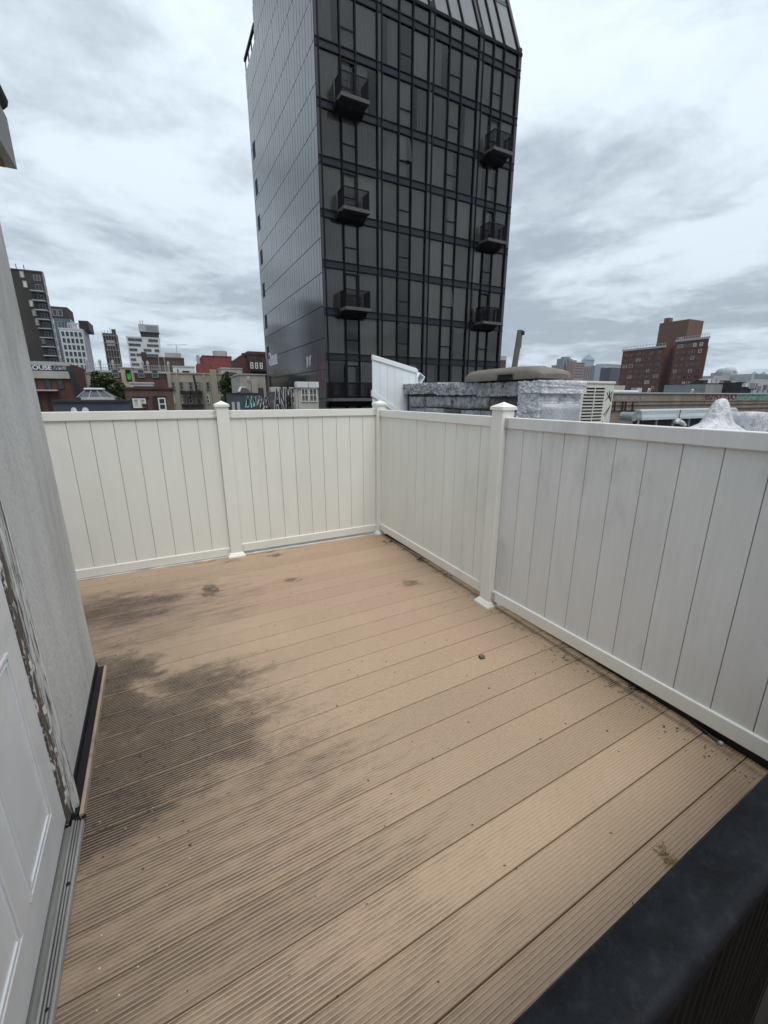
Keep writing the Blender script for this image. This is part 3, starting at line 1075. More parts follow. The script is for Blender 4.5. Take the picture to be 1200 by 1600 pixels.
me = text_mesh('Duuue', 1.0, 0.01, 0.015, 0.1)
o = inst('graffiti', me, tower, (-0.052, 16.9, 3.35 + TB), (PI / 2, 0, -PI / 2))
me.materials.clear()
me.materials.append(M_gw)
xs_ = [v.co.x for v in me.vertices]
ys_ = [v.co.y for v in me.vertices]
for v in me.vertices:
    v.co.x *= 3.6 / max(xs_)
    v.co.y *= 1.1 / max(ys_)
part('graffiti', MB().box(-0.056, -0.047, 13.2, 16.6, 3.18 + TB, 3.32 + TB), M_gw, tower, local=True)
mb = MB()
squiggle(mb, side_pt(1.9, 0.5 + TB), 3, 1.7, 2.6, 0.045, 4)
part('graffiti', mb, M_gp, tower, local=True)
mb = MB()
squiggle(mb, side_pt(4.2, 2.2 + TB), 2, 1.2, 1.0, 0.05, 9)
part('graffiti', mb, M_gw, tower, local=True)

# ------------------------------------------------------------------ near things beyond the fence
struct('neighbour_roof', MB().box(2.4, 40, -8, 9.2, -0.62, -0.5), M_roof)
mb = MB().box(2.4, 40, -8, 9.2, -14, -0.621)
solo('neighbour_house', mb, brickmat('brick_house', (0.16, 0.07, 0.05), (0.2, 0.09, 0.06), (0.2, 0.19, 0.17)),
     'brick house under the silver coated roof beyond the right fence', 'house')
struct('far_roof', MB().box(-9, 2.3, 5.2, 17.5, -0.9, -0.75), M_roof)
mb = MB().box(-9, 2.3, 5.2, 17.5, -14, -0.901)
solo('low_house', mb, brickmat('brick_house', (0, 0, 0), (0, 0, 0), (0, 0, 0)), 'low brick house just behind the back fence', 'house')

# raked white panel standing behind the corner post
YP = 5.45
t = thing('raked_panel', 'white raked vinyl panel with sloping rails standing behind the corner post', 'fence panel', (2.6, YP, -0.5))
A, B = PX(582, 556, Y=YP), PX(650, 577, Y=YP)
A2, B2 = PX(575, 605, Y=YP), PX(655, 663, Y=YP)
xl, xr = A.x, B.x


def zline(P, Q, x):
    return P.z + (Q.z - P.z) * (x - P.x) / (Q.x - P.x)


n = 6
for i in range(n):
    a, b = xl + (xr - xl) * i / n + 0.001, xl + (xr - xl) * (i + 1) / n - 0.001
    mb = MB()
    mb.prism([(a, YP, -0.5), (b, YP, -0.5), (b, YP, zline(A, B, b)), (a, YP, zline(A, B, a))],
             [(a, YP + .022, -0.5), (b, YP + .022, -0.5), (b, YP + .022, zline(A, B, b)), (a, YP + .022, zline(A, B, a))])
    part('plank', mb, M_vinyl3, t, 0.002)
for P, Q, h, up, ex in ((A, B, 0.065, 0.015, 0.0), (A2, B2, 0.085, 0.0, 0.012)):
    mb = MB()
    a, b = xl - ex, xr + 0.002
    za, zb = zline(P, Q, a) + up, zline(P, Q, b) + up
    mb.prism([(a, YP - .014, za - h), (b, YP - .014, zb - h), (b, YP - .014, zb), (a, YP - .014, za)],
             [(a, YP + .036, za - h), (b, YP + .036, zb - h), (b, YP + .036, zb), (a, YP + .036, za)])
    part('rail', mb, M_vinyl3, t, 0.004)
mb = MB().box(xr + 0.003, xr + 0.03, YP - 0.012, YP + 0.034, -0.5, B.z + 0.0)
part('end_channel', mb, M_vinyl3, t, 0.003)
c0 = PX(657, 592, Y=YP + 0.1)
mb = MB()                                      # hollow rail end poking out behind
ax = Vector((0.075, 0.05, -0.03))
sdv = Vector((0.035, 0, 0.06))
wd2 = Vector((0.045, 0, -0.030))
for p_, q_, th in ((c0 - sdv, c0 - sdv + ax, .006),):
    o4 = [c0 - sdv - wd2, c0 - sdv + wd2, c0 + sdv + wd2, c0 + sdv - wd2]
    i4 = [c0 + (v_ - c0) * 0.84 for v_ in o4]
    back = Vector((-0.02, 0.22, 0.03))
    mb.raw(o4 + i4 + [v_ + back for v_ in o4] + [v_ + back for v_ in i4],
           [(0, 1, 5, 4), (1, 2, 6, 5), (2, 3, 7, 6), (3, 0, 4, 7)] + [(i, (i + 1) % 4, 8 + (i + 1) % 4, 8 + i) for i in range(4)] +
           [(4 + i, 12 + i, 12 + (i + 1) % 4, 4 + (i + 1) % 4) for i in range(4)])
part('rail_end', mb, M_vinyl3, t)

# silver coated stone parapet
XW = 3.05
wall = thing('stone_parapet', 'silver coated stone parapet wall with rough coping beyond the right fence', 'parapet wall', (XW + .15, 4.1, -0.5))
y0, y1 = PX(851, 615, X=XW).y, PX(650, 600, X=XW).y + 0.3
XF = PX(909, 610, Y=y0).x
ztop = lambda y: PX(655, 598, X=XW).z + (PX(851, 597, X=XW).z - PX(655, 598, X=XW).z) * (1 - (y - y0) / (y1 - y0))
rr = random.Random(3)


def rough(name, x0, x1, ya, yb, za, zb, m, par, step=0.035, amp=0.012, seed=0, smooth=True):
    """a rough-faced lump of masonry: front (-X), top and ends displaced"""
    q = random.Random(seed)
    ny = max(2, int((yb - ya) / step))
    nz = max(2, int((zb - za) / step))
    bm = bmesh.new()
    bmesh.ops.create_cube(bm, size=1)
    bmesh.ops.scale(bm, vec=(x1 - x0, yb - ya, zb - za), verts=bm.verts)
    bmesh.ops.translate(bm, vec=((x0 + x1) / 2, (ya + yb) / 2, (za + zb) / 2), verts=bm.verts)
    ed_y = [e for e in bm.edges if abs((e.verts[0].co - e.verts[1].co).y) > 1e-4]
    bmesh.ops.subdivide_edges(bm, edges=ed_y, cuts=ny - 1, use_grid_fill=True)
    ed_z = [e for e in bm.edges if abs((e.verts[0].co - e.verts[1].co).z) > 1e-4]
    bmesh.ops.subdivide_edges(bm, edges=ed_z, cuts=nz - 1, use_grid_fill=True)
    for v in bm.verts:
        v.co += Vector((q.uniform(-1, 1), q.uniform(-.6, .6), q.uniform(-.8, .8))) * amp
    bmesh.ops.recalc_face_normals(bm, faces=bm.faces)
    me = bpy.data.meshes.new(name)
    o_ = off(par)
    bmesh.ops.translate(bm, vec=-o_, verts=bm.verts)
    bm.to_mesh(me)
    bm.free()
    me.materials.append(m)
    for p in me.polygons:
        p.use_smooth = smooth
    return inst(name, me, par)


M_mort = mat('dark_mortar', (0.085, 0.08, 0.08), 0.9, 0.4, 8, bump=0.8, bscale=30, dirt=(0.3, 0.3, 0.32), damt=0.7, dscale=9)
ym = PX(818, 600, X=XW).y
zc = PX(815, 615, X=XW).z
zmid = ztop(ym)
rough('core', XW + 0.04, XF - 0.02, y0 + 0.01, y1, -0.5, ztop(y1) - 0.06, M_mort, wall, 0.07, 0.008, 1)
# coping in a few long blocks
cy = [y1, lerp(y1, ym, 0.38), lerp(y1, ym, 0.72), ym + 0.004]
for i in range(3):
    a, b = cy[i + 1] + 0.004, cy[i] - 0.004
    rough('coping_stone', XW - 0.035, XF + 0.02, a, b, ztop((a + b) / 2) - 0.135, ztop((a + b) / 2) + rr.uniform(-.004, .004), M_silver, wall, 0.020, 0.009, 10 + i, False)
# courses of stones below
courses = [(zc - 0.16, zc - 0.022), (zc - 0.30, zc - 0.172), (zc - 0.45, zc - 0.312)]
si = 20
for ci, (za, zb) in enumerate(courses):
    y = y1 - rr.uniform(0.05, 0.2)
    while y > ym + 0.1:
        L = rr.uniform(0.22, 0.46)
        a = max(y - L, ym + 0.01)
        xo = rr.uniform(-0.012, 0.012)
        rough('stone', XW + xo, XW + 0.1, a + 0.007, y - 0.006, za - .004 + rr.uniform(0, .016), zb + .004 - rr.uniform(0, 0.012), M_silver if rr.random() < .8 else M_mort, wall, 0.035, 0.0045, si)
        si += 1
        y = a
# nearer pier, thick with crumpled coating
rough('coping_stone', XW - 0.07, XF + 0.03, y0 - 0.03, ym, zmid - 0.10, zmid + 0.008, M_silver2, wall, 0.017, 0.008, 41, False)
rough('pier', XW - 0.06, XF, y0, ym - 0.005, -0.5, zmid - 0.102, M_silver2, wall, 0.018, 0.008, 42, False)
rough('stone', XW - 0.03, XF - 0.02, y0 - 0.022, y0 + 0.03, zmid - 0.5, zmid - 0.20, mat('smooth_silver_paint', (0.44, 0.45, 0.475), 0.45, 0.12, 9, bump=0.5, bscale=40, metal=0.1), wall, 0.05, 0.004, 43)

# taupe plastic lid lying on the coping
M_taupe = mat('taupe_plastic', (0.155, 0.135, 0.115), 0.55, 0.12, 6, bump=0.15, bscale=30)
la, lb = PX(742, 590, X=XW + .1), PX(866, 590, X=XW + .1)
ya, yb = lb.y, la.y
zl = max(ztop(ya), ztop(yb)) + 0.006
lid = thing('plastic_lid', 'taupe plastic storage lid lying on the stone coping', 'lid', (XW + .15, (ya + yb) / 2, zl))
Ll = yb - ya
mb = MB()
prof = [(0.0, 0.06), (0.02, 0.085), (0.09, 0.118), (0.20, 0.132), (0.60, 0.135), (0.82, 0.124), (0.93, 0.10), (0.985, 0.075), (1.0, 0.045)]
rings = []
for u, h in prof:
    y = yb - u * Ll
    k = 0.72 if u in (0.0, 1.0) else 0.92 if u in (0.02, 0.97) else 1.0
    x0, x1, xm = XW + 0.13 - 0.20 * k, XW + 0.13 + 0.20 * k, XW + 0.13
    rings.append([(x0, y, zl), (x0 - 0.004, y, zl + h * 0.55), (x0 + 0.025, y, zl + h * 0.86), (xm, y, zl + h), (x1 - 0.025, y, zl + h * 0.86), (x1 + 0.004, y, zl + h * 0.55), (x1, y, zl)])
nr = len(rings[0])
fs = []
for i in range(len(rings) - 1):
    for k in range(nr - 1):
        fs.append((i * nr + k, i * nr + k + 1, (i + 1) * nr + k + 1, (i + 1) * nr + k))
mb.raw([p for r_ in rings for p in r_], fs, 0, True)
mb.poly(rings[0])
mb.poly(rings[-1])
mb.poly([r_[0] for r_ in rings] + [r_[-1] for r_ in rings][::-1])
lb_ = part('shell', mb, M_taupe, lid)
mb = MB()
ca, cb = PX(778, 590, X=XW - .08).y, PX(799, 590, X=XW - .08).y
mb.prism([(XW - 0.082, ca + .01, zl), (XW - 0.082, cb - .01, zl), (XW - 0.082, cb, zl + 0.05), (XW - 0.082, ca, zl + 0.05)],
         [(XW - 0.06, ca + .01, zl), (XW - 0.06, cb - .01, zl), (XW - 0.06, cb, zl + 0.05), (XW - 0.06, ca, zl + 0.05)])
part('handle_notch', mb, M_dark, lid)
mb = MB()
for p_, q_ in (((XW - .088, ca + .02, zl + .058), (XW - .088, cb - .02, zl + .058)),):
    mb.bar(p_, q_, 0.016, 0.012)
part('notch_rim', mb, M_taupe, lid)

# square flue behind the lid
YF = 6.2
fa, fb = PX(803, 578, Y=YF), PX(813, 516, Y=YF)
fl = thing('flue', 'tall grey metal flue pipe rising behind the taupe lid', 'flue', (fa.x, YF, -0.5))
M_flue = mat('dull_flue_metal', (0.11, 0.106, 0.10), 0.6, 0.2, 6, stretch=(1, 1, .3), dirt=(.1, .07, .05), damt=.5, dscale=5)
dirv = (fb - fa).normalized()
base = fa - dirv * ((fa.z + 0.5) / dirv.z)
r_ = 0.056
mb = MB()
ring = [(math.cos(PI / 8 + k * PI / 4) * r_, math.sin(PI / 8 + k * PI / 4) * r_) for k in range(8)]
mb.raw([base + Vector((x, y, 0)) for x, y in ring] + [fb + Vector((x, y, 0)) for x, y in ring] + [fb + Vector((x * .8, y * .8, 0)) for x, y in ring] +
       [fb + Vector((x * .8, y * .8, -.3)) for x, y in ring],
       [(a + k, a + (k + 1) % 8, a + 8 + (k + 1) % 8, a + 8 + k) for a in (0, 8, 16) for k in range(8)])
part('pipe', mb, M_flue, fl)
mb = MB()
pcap = fb + Vector((0.015, -0.058, -0.05))
mb.box(pcap.x - 0.03, pcap.x + 0.035, pcap.y - 0.004, pcap.y + 0.02, pcap.z - 0.035, pcap.z + 0.03)
part('outlet', mb, M_dark, fl)
mb = MB()
for k in range(3):
    p = base + dirv * (0.5 + 0.45 * k)
    mb.tube([p, p + dirv * 0.012], r_ + 0.003, 8)
part('seam_band', mb, M_flue, fl)

# air conditioner condenser
M_ac = mat('ivory_painted_steel', (0.56, 0.55, 0.50), 0.45, 0.06, 5, dirt=(0.35, 0.33, 0.28), damt=0.3, dscale=4)
fl_ = PX(908, 593, Y=3.2)
fr_ = PX(961, 598, Y=3.2)
ax0, ax1, ay0 = fl_.x, fr_.x, 3.2
az1 = (fl_.z + fr_.z) / 2
ay1 = PX(868, 597, X=ax0).y
az0 = az1 - 0.66
ac = thing('condenser_unit', 'ivory air conditioner condenser with side grille beside the silver parapet', 'air conditioner', ((ax0 + ax1) / 2, (ay0 + ay1) / 2, -0.5))
aw = ax1 - ax0
part('casing', MB().box(ax0, ax1, ay0, ay1, az0, az1 - 0.03), M_ac, ac, 0.006)
part('top_cover', MB().box(ax0 - 0.008, ax1 + 0.008, ay0 - 0.01, ay1 + 0.01, az1 - 0.029, az1), M_ac, ac, 0.008)
part('stand', MB().box(ax0 + .03, ax1 - .03, ay0 + .05, ay1 - .05, -0.5, az0), M_mort, ac)
nrow = 15
for r in range(nrow):
    z0 = az1 - 0.085 - r * 0.034
    for c_ in range(2):
        x0 = ax0 + aw * (0.13 + c_ * 0.31)
        o = inst('grille_slot', box_mesh('grille_slot', aw * 0.27, 0.004, 0.019, M_dark), ac, Vector((x0, ay0 - 0.0045, z0)) - off(ac))
mb = MB()
mb.box(ax0 + aw * 0.41, ax0 + aw * 0.43, ay0 - 0.010, ay0 - 0.001, az1 - 0.60, az1 - 0.06)
for r in range(nrow + 1):
    z0 = az1 - 0.063 - r * 0.034
    mb.box(ax0 + aw * 0.12, ax0 + aw * 0.72, ay0 - 0.009, ay0 - 0.0005, z0 - 0.006, z0 + 0.003)
part('grille', mb, M_ac, ac)
mb = MB()
squiggle(mb, lambda u, v: (ax0 + aw * 0.75 + u, ay0 - 0.003, az1 - 0.55 + v), 1, aw * 0.18, 0.14, 0.004, 2)
squiggle(mb, lambda u, v: (ax0 + aw * 0.75 + u, ay0 - 0.003, az1 - 0.38 + v), 1, aw * 0.2, 0.13, 0.004, 6)
squiggle(mb, lambda u, v: (ax0 + aw * 0.75 + u, ay0 - 0.003, az1 - 0.22 + v), 1, aw * 0.2, 0.12, 0.004, 5)
part('graffiti', mb, M_black, ac)

# galvanised hood on legs, with a round grey drum at its end
M_galv = mat('galvanised_sheet', (0.44, 0.49, 0.51), 0.45, 0.1, 3, metal=0.3, stretch=(0.3, 1, 1))
YD = 6.5
d0, d1 = PX(1000, 640, Y=YD), PX(1100, 642, Y=YD + 0.0)
hood = thing('metal_hood', 'long galvanised metal hood on short legs before the graffiti brick building', 'metal hood', (d0.x, YD, -0.5))
zt_ = d0.z
zb_ = PX(1000, 656, Y=YD).z
k = (zt_ - zb_) / 0.15
for i, (oa, ob, za, zb) in enumerate(((-0.03, 0.12, -.02, 0.0), (-0.08, -0.031, -0.07, -.021), (-0.13, -0.081, -0.12, -.071), (-0.15, -0.131, -0.15, -.121))):
    a4 = [(YD + oa, zt_ + za * k), (YD + oa + .02, zt_ + zb * k), (YD + .12, zt_ + zb * k), (YD + .12, zt_ + za * k)]
    part('sheet', MB().prism([(d0.x - .03 * i, y, z) for y, z in a4], [(d1.x + 1.6, y, z) for y, z in a4]), M_galv if i % 2 == 0 else mat('dull_galvanised', (.26, .30, .31), .5, .15, 4), hood)
mb = MB()
for i in range(7):
    x = lerp(d0.x, d1.x + 1.5, i / 6)
    mb.box(x, x + 0.03, YD - 0.02, YD + 0.02, -0.5, zb_ + 0.03)
part('leg', mb, M_galv, hood)
part('clamp', MB().box(lerp(d0.x, d1.x, .5), lerp(d0.x, d1.x, .5) + .02, YD - 0.162, YD - 0.151, zb_ - .01, zt_ - .02), M_black, hood)
part('skirt', MB().box(d0.x, d1.x + 1.6, YD + .12, YD + .14, -0.5, zb_ + .02), M_black, hood)
e0 = PX(984, 651, Y=YD - .1)
mb = MB()
mb.tube([e0 + Vector((0, -.12, 0)), e0 + Vector((0, .2, 0))], 0.105, 14)
drum = solo('drum', mb, mat('grey_green_steel', (0.19, 0.22, 0.21), 0.6, 0.2, 8), 'round grey green drum at the left end of the metal hood', 'drum')

# silver coated mounds
XM = 5.0


def mound(name, label, bumps, base, nx, ny, step, cat, seed):
    """heightfield lump; bumps = (x, y, height, rx, ry, power) summed"""
    q = random.Random(seed)
    cx, cy = base
    mb = MB()
    vs = []
    for j in range(ny + 1):
        for i in range(nx + 1):
            x, y = cx + (i - nx / 2) * step, cy + (j - ny / 2) * step
            z = -0.5
            for bx, by, h, rx, ry, pw in bumps:
                d = (((x - bx) / rx) ** 2 + ((y - by) / ry) ** 2) ** .5
                z += h * math.exp(-d ** pw)
            if i in (0, nx) or j in (0, ny):
                z = -0.5
            vs.append((x + q.uniform(-1, 1) * step * .25, y + q.uniform(-1, 1) * step * .25, z + q.uniform(-1, 1) * step * .22))
    w_ = nx + 1
    mb.raw(vs, [(j * w_ + i, j * w_ + i + 1, (j + 1) * w_ + i + 1, (j + 1) * w_ + i) for j in range(ny) for i in range(nx)], 0, True)
    return solo(name, mb, M_silver2, label, cat, origin=Vector((cx, cy, -0.5)))


YM = 3.2
tp, lf, rt = PX(1127, 623.5, Y=YM), PX(1110, 640, Y=YM), PX(1139, 640, Y=YM)
sh = PX(1125, 650, Y=YM)
hw = (rt.x - lf.x) / 2
mound('coated_mound', 'peaked silver coated roof flashing in front of the graffiti brick building',
      [(tp.x, YM, tp.z - sh.z + .04, hw * 0.66, hw * 0.6, 3.6), (tp.x, YM, sh.z + .46, hw * 13, hw * 9, 1.25), (tp.x + .1, YM - .1, .03, .3, .1, 2), (tp.x - .3, YM - .05, .04, .15, .2, 2)],
      (tp.x, YM), 64, 50, .016, 'roof flashing', 3)
lp = PX(1164, 652, Y=3.05)
mound('coated_mound', 'low rounded silver coated lump between the peaked flashing and the silver block',
      [(lp.x + .03, 3.05, lp.z + .5, .09, .09, 2.6)], (lp.x + .03, 3.05), 20, 18, .026, 'roof flashing', 5)
mb = MB()
b0 = PX(1183, 645, Y=2.9)
rough_o = rough('coated_block', b0.x, b0.x + 0.5, 2.9, 3.3, -0.5, b0.z, M_silver2, None, 0.06, 0.008, 77)
tag(rough_o, 'silver coated block at the right edge beyond the fence', 'chimney')
mb = MB()
q = random.Random(4)
a = PX(1055, 660, Y=3.3)
mb.tube([a, a + Vector((0.05, 0.0, 0.02)), a + Vector((0.16, 0.0, -0.01)), a + Vector((0.24, 0, -0.05))], [0.02, 0.035, 0.03, 0.02], 8)
solo('coated_roll', mb, M_silver2, 'small silver coated roll lying left of the peaked flashing', 'roof flashing')

# ------------------------------------------------------------------ background buildings
winc = {}


def win_mesh(wd, ht, fr, th, bars, m):
    key = (round(wd, 2), round(ht, 2), fr, bars, m.name)
    if key not in winc:
        mb = MB()
        mb.box(0, wd, -th, 0, 0, fr)
        mb.box(0, wd, -th, 0, ht - fr, ht)
        mb.box(0, fr, -th, 0, fr, ht - fr)
        mb.box(wd - fr, wd, -th, 0, fr, ht - fr)
        if 'h' in bars:
            mb.box(fr, wd - fr, -th * .9, 0, ht * .5 - fr * .4, ht * .5 + fr * .4)
        if 'v' in bars:
            mb.box(wd * .5 - fr * .4, wd * .5 + fr * .4, -th * .88, 0, fr, ht - fr)
        winc[key] = mb.mesh('window', m)
        mb = MB().box(fr * .9, wd - fr * .9, -th * .35, 0.01, fr * .9, ht - fr * .9)
        winc[key + ('p',)] = mb.mesh('pane', M_win)
    return key


FACE = {'-Y': 0.0, '+X': PI / 2, '-X': -PI / 2}


def window(par, face, p, wd, ht, fr=0.08, th=0.08, bars='h', m=None, pane=None):
    """p = world position of the lower left corner as seen from outside"""
    m = m or M_frame
    k = win_mesh(wd, ht, fr, th, bars, m)
    o = inst('window', winc[k], par, Vector(p) - off(par), (0, 0, FACE[face]))
    pm = winc[k + ('p',)]
    if pane is not None and pane is not M_win:
        kk = k + ('p', pane.name)
        if kk not in winc:
            me = pm.copy()
            me.materials.clear()
            me.materials.append(pane)
            winc[kk] = me
        pm = winc[kk]
    inst('pane', pm, o)
    return o


def grid(par, face, a0, a1, plane, z0, z1, cols, rows, fw=0.5, fh=0.55, **kw):
    """cols x rows windows over the wall rectangle; skip = set of (c, r)"""
    skip = kw.pop('skip', ())
    cw, ch = (a1 - a0) / cols, (z1 - z0) / rows
    for r in range(rows):
        for c in range(cols):
            if (c, r) in skip:
                continue
            z = z0 + ch * (r + (1 - fh) / 2)
            if face == '-Y':
                p = (a0 + cw * (c + (1 - fw) / 2), plane, z)
            elif face == '+X':
                p = (plane, a0 + cw * (c + (1 - fw) / 2), z)
            else:
                p = (plane, a1 - cw * (c + (1 - fw) / 2), z)
            window(par, face, p, cw * fw, ch * fh, **kw)


def building(name, label, cat, x0, x1, y0, y1, z1, m, z0=-14.0, cop=None, ch=0.35, group=None):
    t = thing(name, label, cat, ((x0 + x1) / 2, (y0 + y1) / 2, z0), group)
    part('wall', MB().box(x0, x1, y0, y1, z0, z1), m, t)
    if cop:
        mb = MB()
        e = 0.08
        for a, b, c, d in ((x0 - e, x1 + e, y0 - e, y0 + .3), (x0 - e, x1 + e, y1 - .3, y1 + e), (x0 - e, x0 + .3, y0 + .3, y1 - .3), (x1 - .3, x1 + e, y0 + .3, y1 - .3)):
            mb.box(a, b, c, d, z1 + .002, z1 + ch)
        part('coping', mb, cop, t)
    return t


def front(xl, xr, yt, Y):
    """x0, x1, z of a -Y wall whose top runs from photo pixel xl to xr at height yt"""
    a, b = PX(xl, yt, Y=Y), PX(xr, yt, Y=Y)
    return a.x, b.x, a.z


M_char = mat('charcoal_wall', (0.040, 0.036, 0.034), 0.85, 0.25, 0.15)
M_white = mat('white_wall', (0.55, 0.57, 0.57), 0.7, 0.08, 0.3)
M_conc = mat('pale_concrete', (0.36, 0.37, 0.38), 0.85, 0.12, 0.2)
M_tan = mat('tan_render', (0.345, 0.315, 0.255), 0.9, 0.14, 0.8, stretch=(1, 1, .3), dirt=(.22, .19, .15), damt=.5, dscale=.6)
M_beige = mat('beige_render', (0.38, 0.365, 0.32), 0.9, 0.12, 0.8, dirt=(.26, .25, .22), damt=.5, dscale=.5)
M_redp = mat('red_painted_brick', (0.20, 0.055, 0.055), 0.85, 0.18, 0.5)
M_bbrn = brickmat('brown_brick', (0.085, 0.052, 0.038), (0.11, 0.067, 0.048), (0.12, 0.10, 0.085))
M_bred = brickmat('red_brick', (0.095, 0.036, 0.030), (0.12, 0.046, 0.036), (0.10, 0.08, 0.075))
M_bdrk = brickmat('dark_brick', (0.058, 0.034, 0.032), (0.075, 0.042, 0.039), (0.07, 0.055, 0.05))
M_btan = brickmat('tan_grey_brick', (0.195, 0.150, 0.120), (0.235, 0.185, 0.150), (0.22, 0.2, 0.17))
M_btwr = mat('brick_tower_red', (0.115, 0.048, 0.036), 0.9, 0.14, 0.12, dirt=(.088, .038, .030), damt=.5, dscale=.1)
M_btwr2 = mat('brick_tower_brown', (0.140, 0.078, 0.055), 0.9, 0.10, 0.1)
M_teal = mat('teal_glass_wall', (0.07, 0.11, 0.125), 0.15, 0.2, 0.1, spec=0.6)
M_iron = mat('black_iron', (0.02, 0.02, 0.02), 0.6)
M_leaf = mat('green_leaves', (0.055, 0.085, 0.030), 0.6, 0.35, 1.2, rand=0.0)
M_bark = mat('bark', (0.09, 0.07, 0.05), 0.95, 0.2, 6)
M_blue = mat('slate_blue_paint', (0.045, 0.055, 0.075), 0.6, 0.2, 1.5, dirt=(.1, .1, .11), damt=.4, dscale=2)

# charcoal block far left
Y = 128.0
x0, x1, z1 = front(10, 64, 421, Y)
x0 = PX(-20, 418, Y=Y).x
dep = PX(94, 562, X=x1).y - Y
t = building('apartment_block', 'dark charcoal apartment block with a column of balconies at far left', 'apartment block', x0, x1, Y, Y + dep, z1, M_char, cop=M_char)
part('side_wall', MB().box(x1 + .002, x1 + .12, Y + .1, Y + dep, -14, z1), M_conc, t)
zf = (z1 - PX(83, 564, Y=Y).z) / 9.6
wbal = (PX(64, 450, Y=Y).x - PX(44, 450, Y=Y).x)
for k in range(10):
    z0 = z1 - zf * (k + 1) - .3
    for s_ in range(3):
        window(t, '+X', (x1 + .125, Y + dep * (.12 + .3 * s_), z0 + .6), dep * .2, zf * .62, .1, .05, 'v', M_frameg)
    window(t, '-Y', (x1 - wbal * .72, Y, z0 + .55), wbal * .55, zf * .62, .1, .08, 'v', M_frameg, M_winblue if k == 0 else None)
    if k in (0, 1, 3, 4, 5, 7):
        window(t, '-Y', (PX(31 + k * 1.8, 430, Y=Y).x, Y, z0 + .9), .8, 1.4, .1, .08, '', M_frameg, M_curt)
    if 1 <= k:
        mb = MB()
        a, b = x1 - wbal * 1.08, x1 - wbal * .05
        mb.box(a, b, Y - 1.4, Y - .01, z0 + .1, z0 + .3)
        bo = part('balcony', mb, M_conc, t)
        mb = MB()
        mb.box(a, b, Y - 1.4, Y - 1.35, z0 + 1.3, z0 + 1.4)
        for i in range(13):
            x = lerp(a, b - .05, i / 12)
            mb.box(x, x + .05, Y - 1.39, Y - 1.36, z0 + .3, z0 + 1.3)
        part('railing', mb, M_iron, bo)
mb = MB()
for xx in (24, 36):
    c = PX(xx, 412, Y=Y + 4)
    mb.tube([(c.x, Y + 4, z1), (c.x, Y + 4, z1 + 2.2)], .08, 6)
part('antenna', mb, M_iron, t)

# narrow teal tower with brown top
Y = 165.0
x0, x1, z1 = front(79, 96, 478, Y)
dep = 9.0
z2 = PX(85, 497, Y=Y).z
t = building('teal_tower', 'narrow teal glass tower with dark brown top behind the charcoal block', 'tower', x0, x1 + 1.5, Y, Y + dep, z2, M_teal)
part('top_storey', MB().box(x0 - .2, x1 + 1.3, Y + .2, Y + dep - .2, z2 + .003, z1), M_char, t)
grid(t, '-Y', x0, x1, Y, z2 - 24, z2 - .5, 3, 8, .85, .8, fr=.12, th=.1, bars='', m=M_frameg, pane=M_winblue)
grid(t, '-Y', x0, x1, Y + .2, z2 + .4, z1 - .5, 2, 1, .85, .8, fr=.2, th=.1, bars='', m=M_frameg)
mb = MB()
for i in range(8):
    mb.box(x1 + 1.5, x1 + 1.55, Y + .3, Y + dep, z2 - 3 * i - .6, z2 - 3 * i - .3)
part('floor_band', mb, M_conc, t)

# white grid of windows with concrete flank and black plant box
Y = 150.0
x0, x1, z1 = front(92, 128, 514, Y)
dep = PX(148, 577, X=x1).y - Y
t = building('office_building', 'white gridded building with blue windows and black roof box at left', 'office building', x0, x1, Y, Y + dep, z1, M_white, cop=M_white)
part('side_wall', MB().box(x1 + .002, x1 + .1, Y + .05, Y + dep, -14, z1), M_conc, t)
grid(t, '-Y', x0 + .2, x1 - .1, Y, z1 - 14.2, z1 - .3, 5, 8, .84, .78, fr=.07, th=.08, bars='', m=M_frame, pane=M_winblue)
a, b, zz = front(122, 137, 500.5, Y + 3)
mb = MB().box(a, b, Y + 3, Y + 12, z1 + .36, zz)
part('plant_box', mb, M_black, t)
mb = MB()
a, b, zz = front(105, 122, 504, Y + 3)
mb.box(a, b, Y + 3, Y + 3.2, zz - .35, zz)
for i in range(6):
    x = lerp(a, b, i / 5)
    mb.box(x - .12, x + .12, Y + 3, Y + 3.2, z1 + .36, zz - .352)
part('roof_frame', mb, M_conc, t)

# dark tower under netting
Y = 200.0
x0, x1, z1 = front(160, 181, 520, Y)
dep = PX(190, 577, X=x1).y - Y
t = building('netted_tower', 'slim dark brown tower wrapped in scaffolding between the gridded and banded buildings', 'tower', x0, x1, Y, Y + max(dep, 6), z1, mat('brown_netting', (0.05, 0.042, 0.042), .9, .5, .35))
mb = MB()
for k in range(11):
    z = z1 - 2.6 * k - 1
    mb.box(x0 - .3, x1 + .3, Y - .5, Y - .2, z, z + .25)
for i in range(6):
    x = lerp(x0, x1, i / 5)
    mb.box(x - .08, x + .08, Y - .45, Y - .3, -14, z1 + R.uniform(.5, 2.0))
part('scaffolding', mb, M_frameg, t)
mb = MB().box(x0 + .8, x1 - 1, Y - .25, Y - .05, z1 - 4.6, z1 - 2.6)
part('pale_band', mb, M_conc, t)
mb = MB()
mb.box(x0 + 3, x1 - .3, Y + .5, Y + 5, z1, z1 + 1.6)
part('roof_hut', mb, M_iron, t)

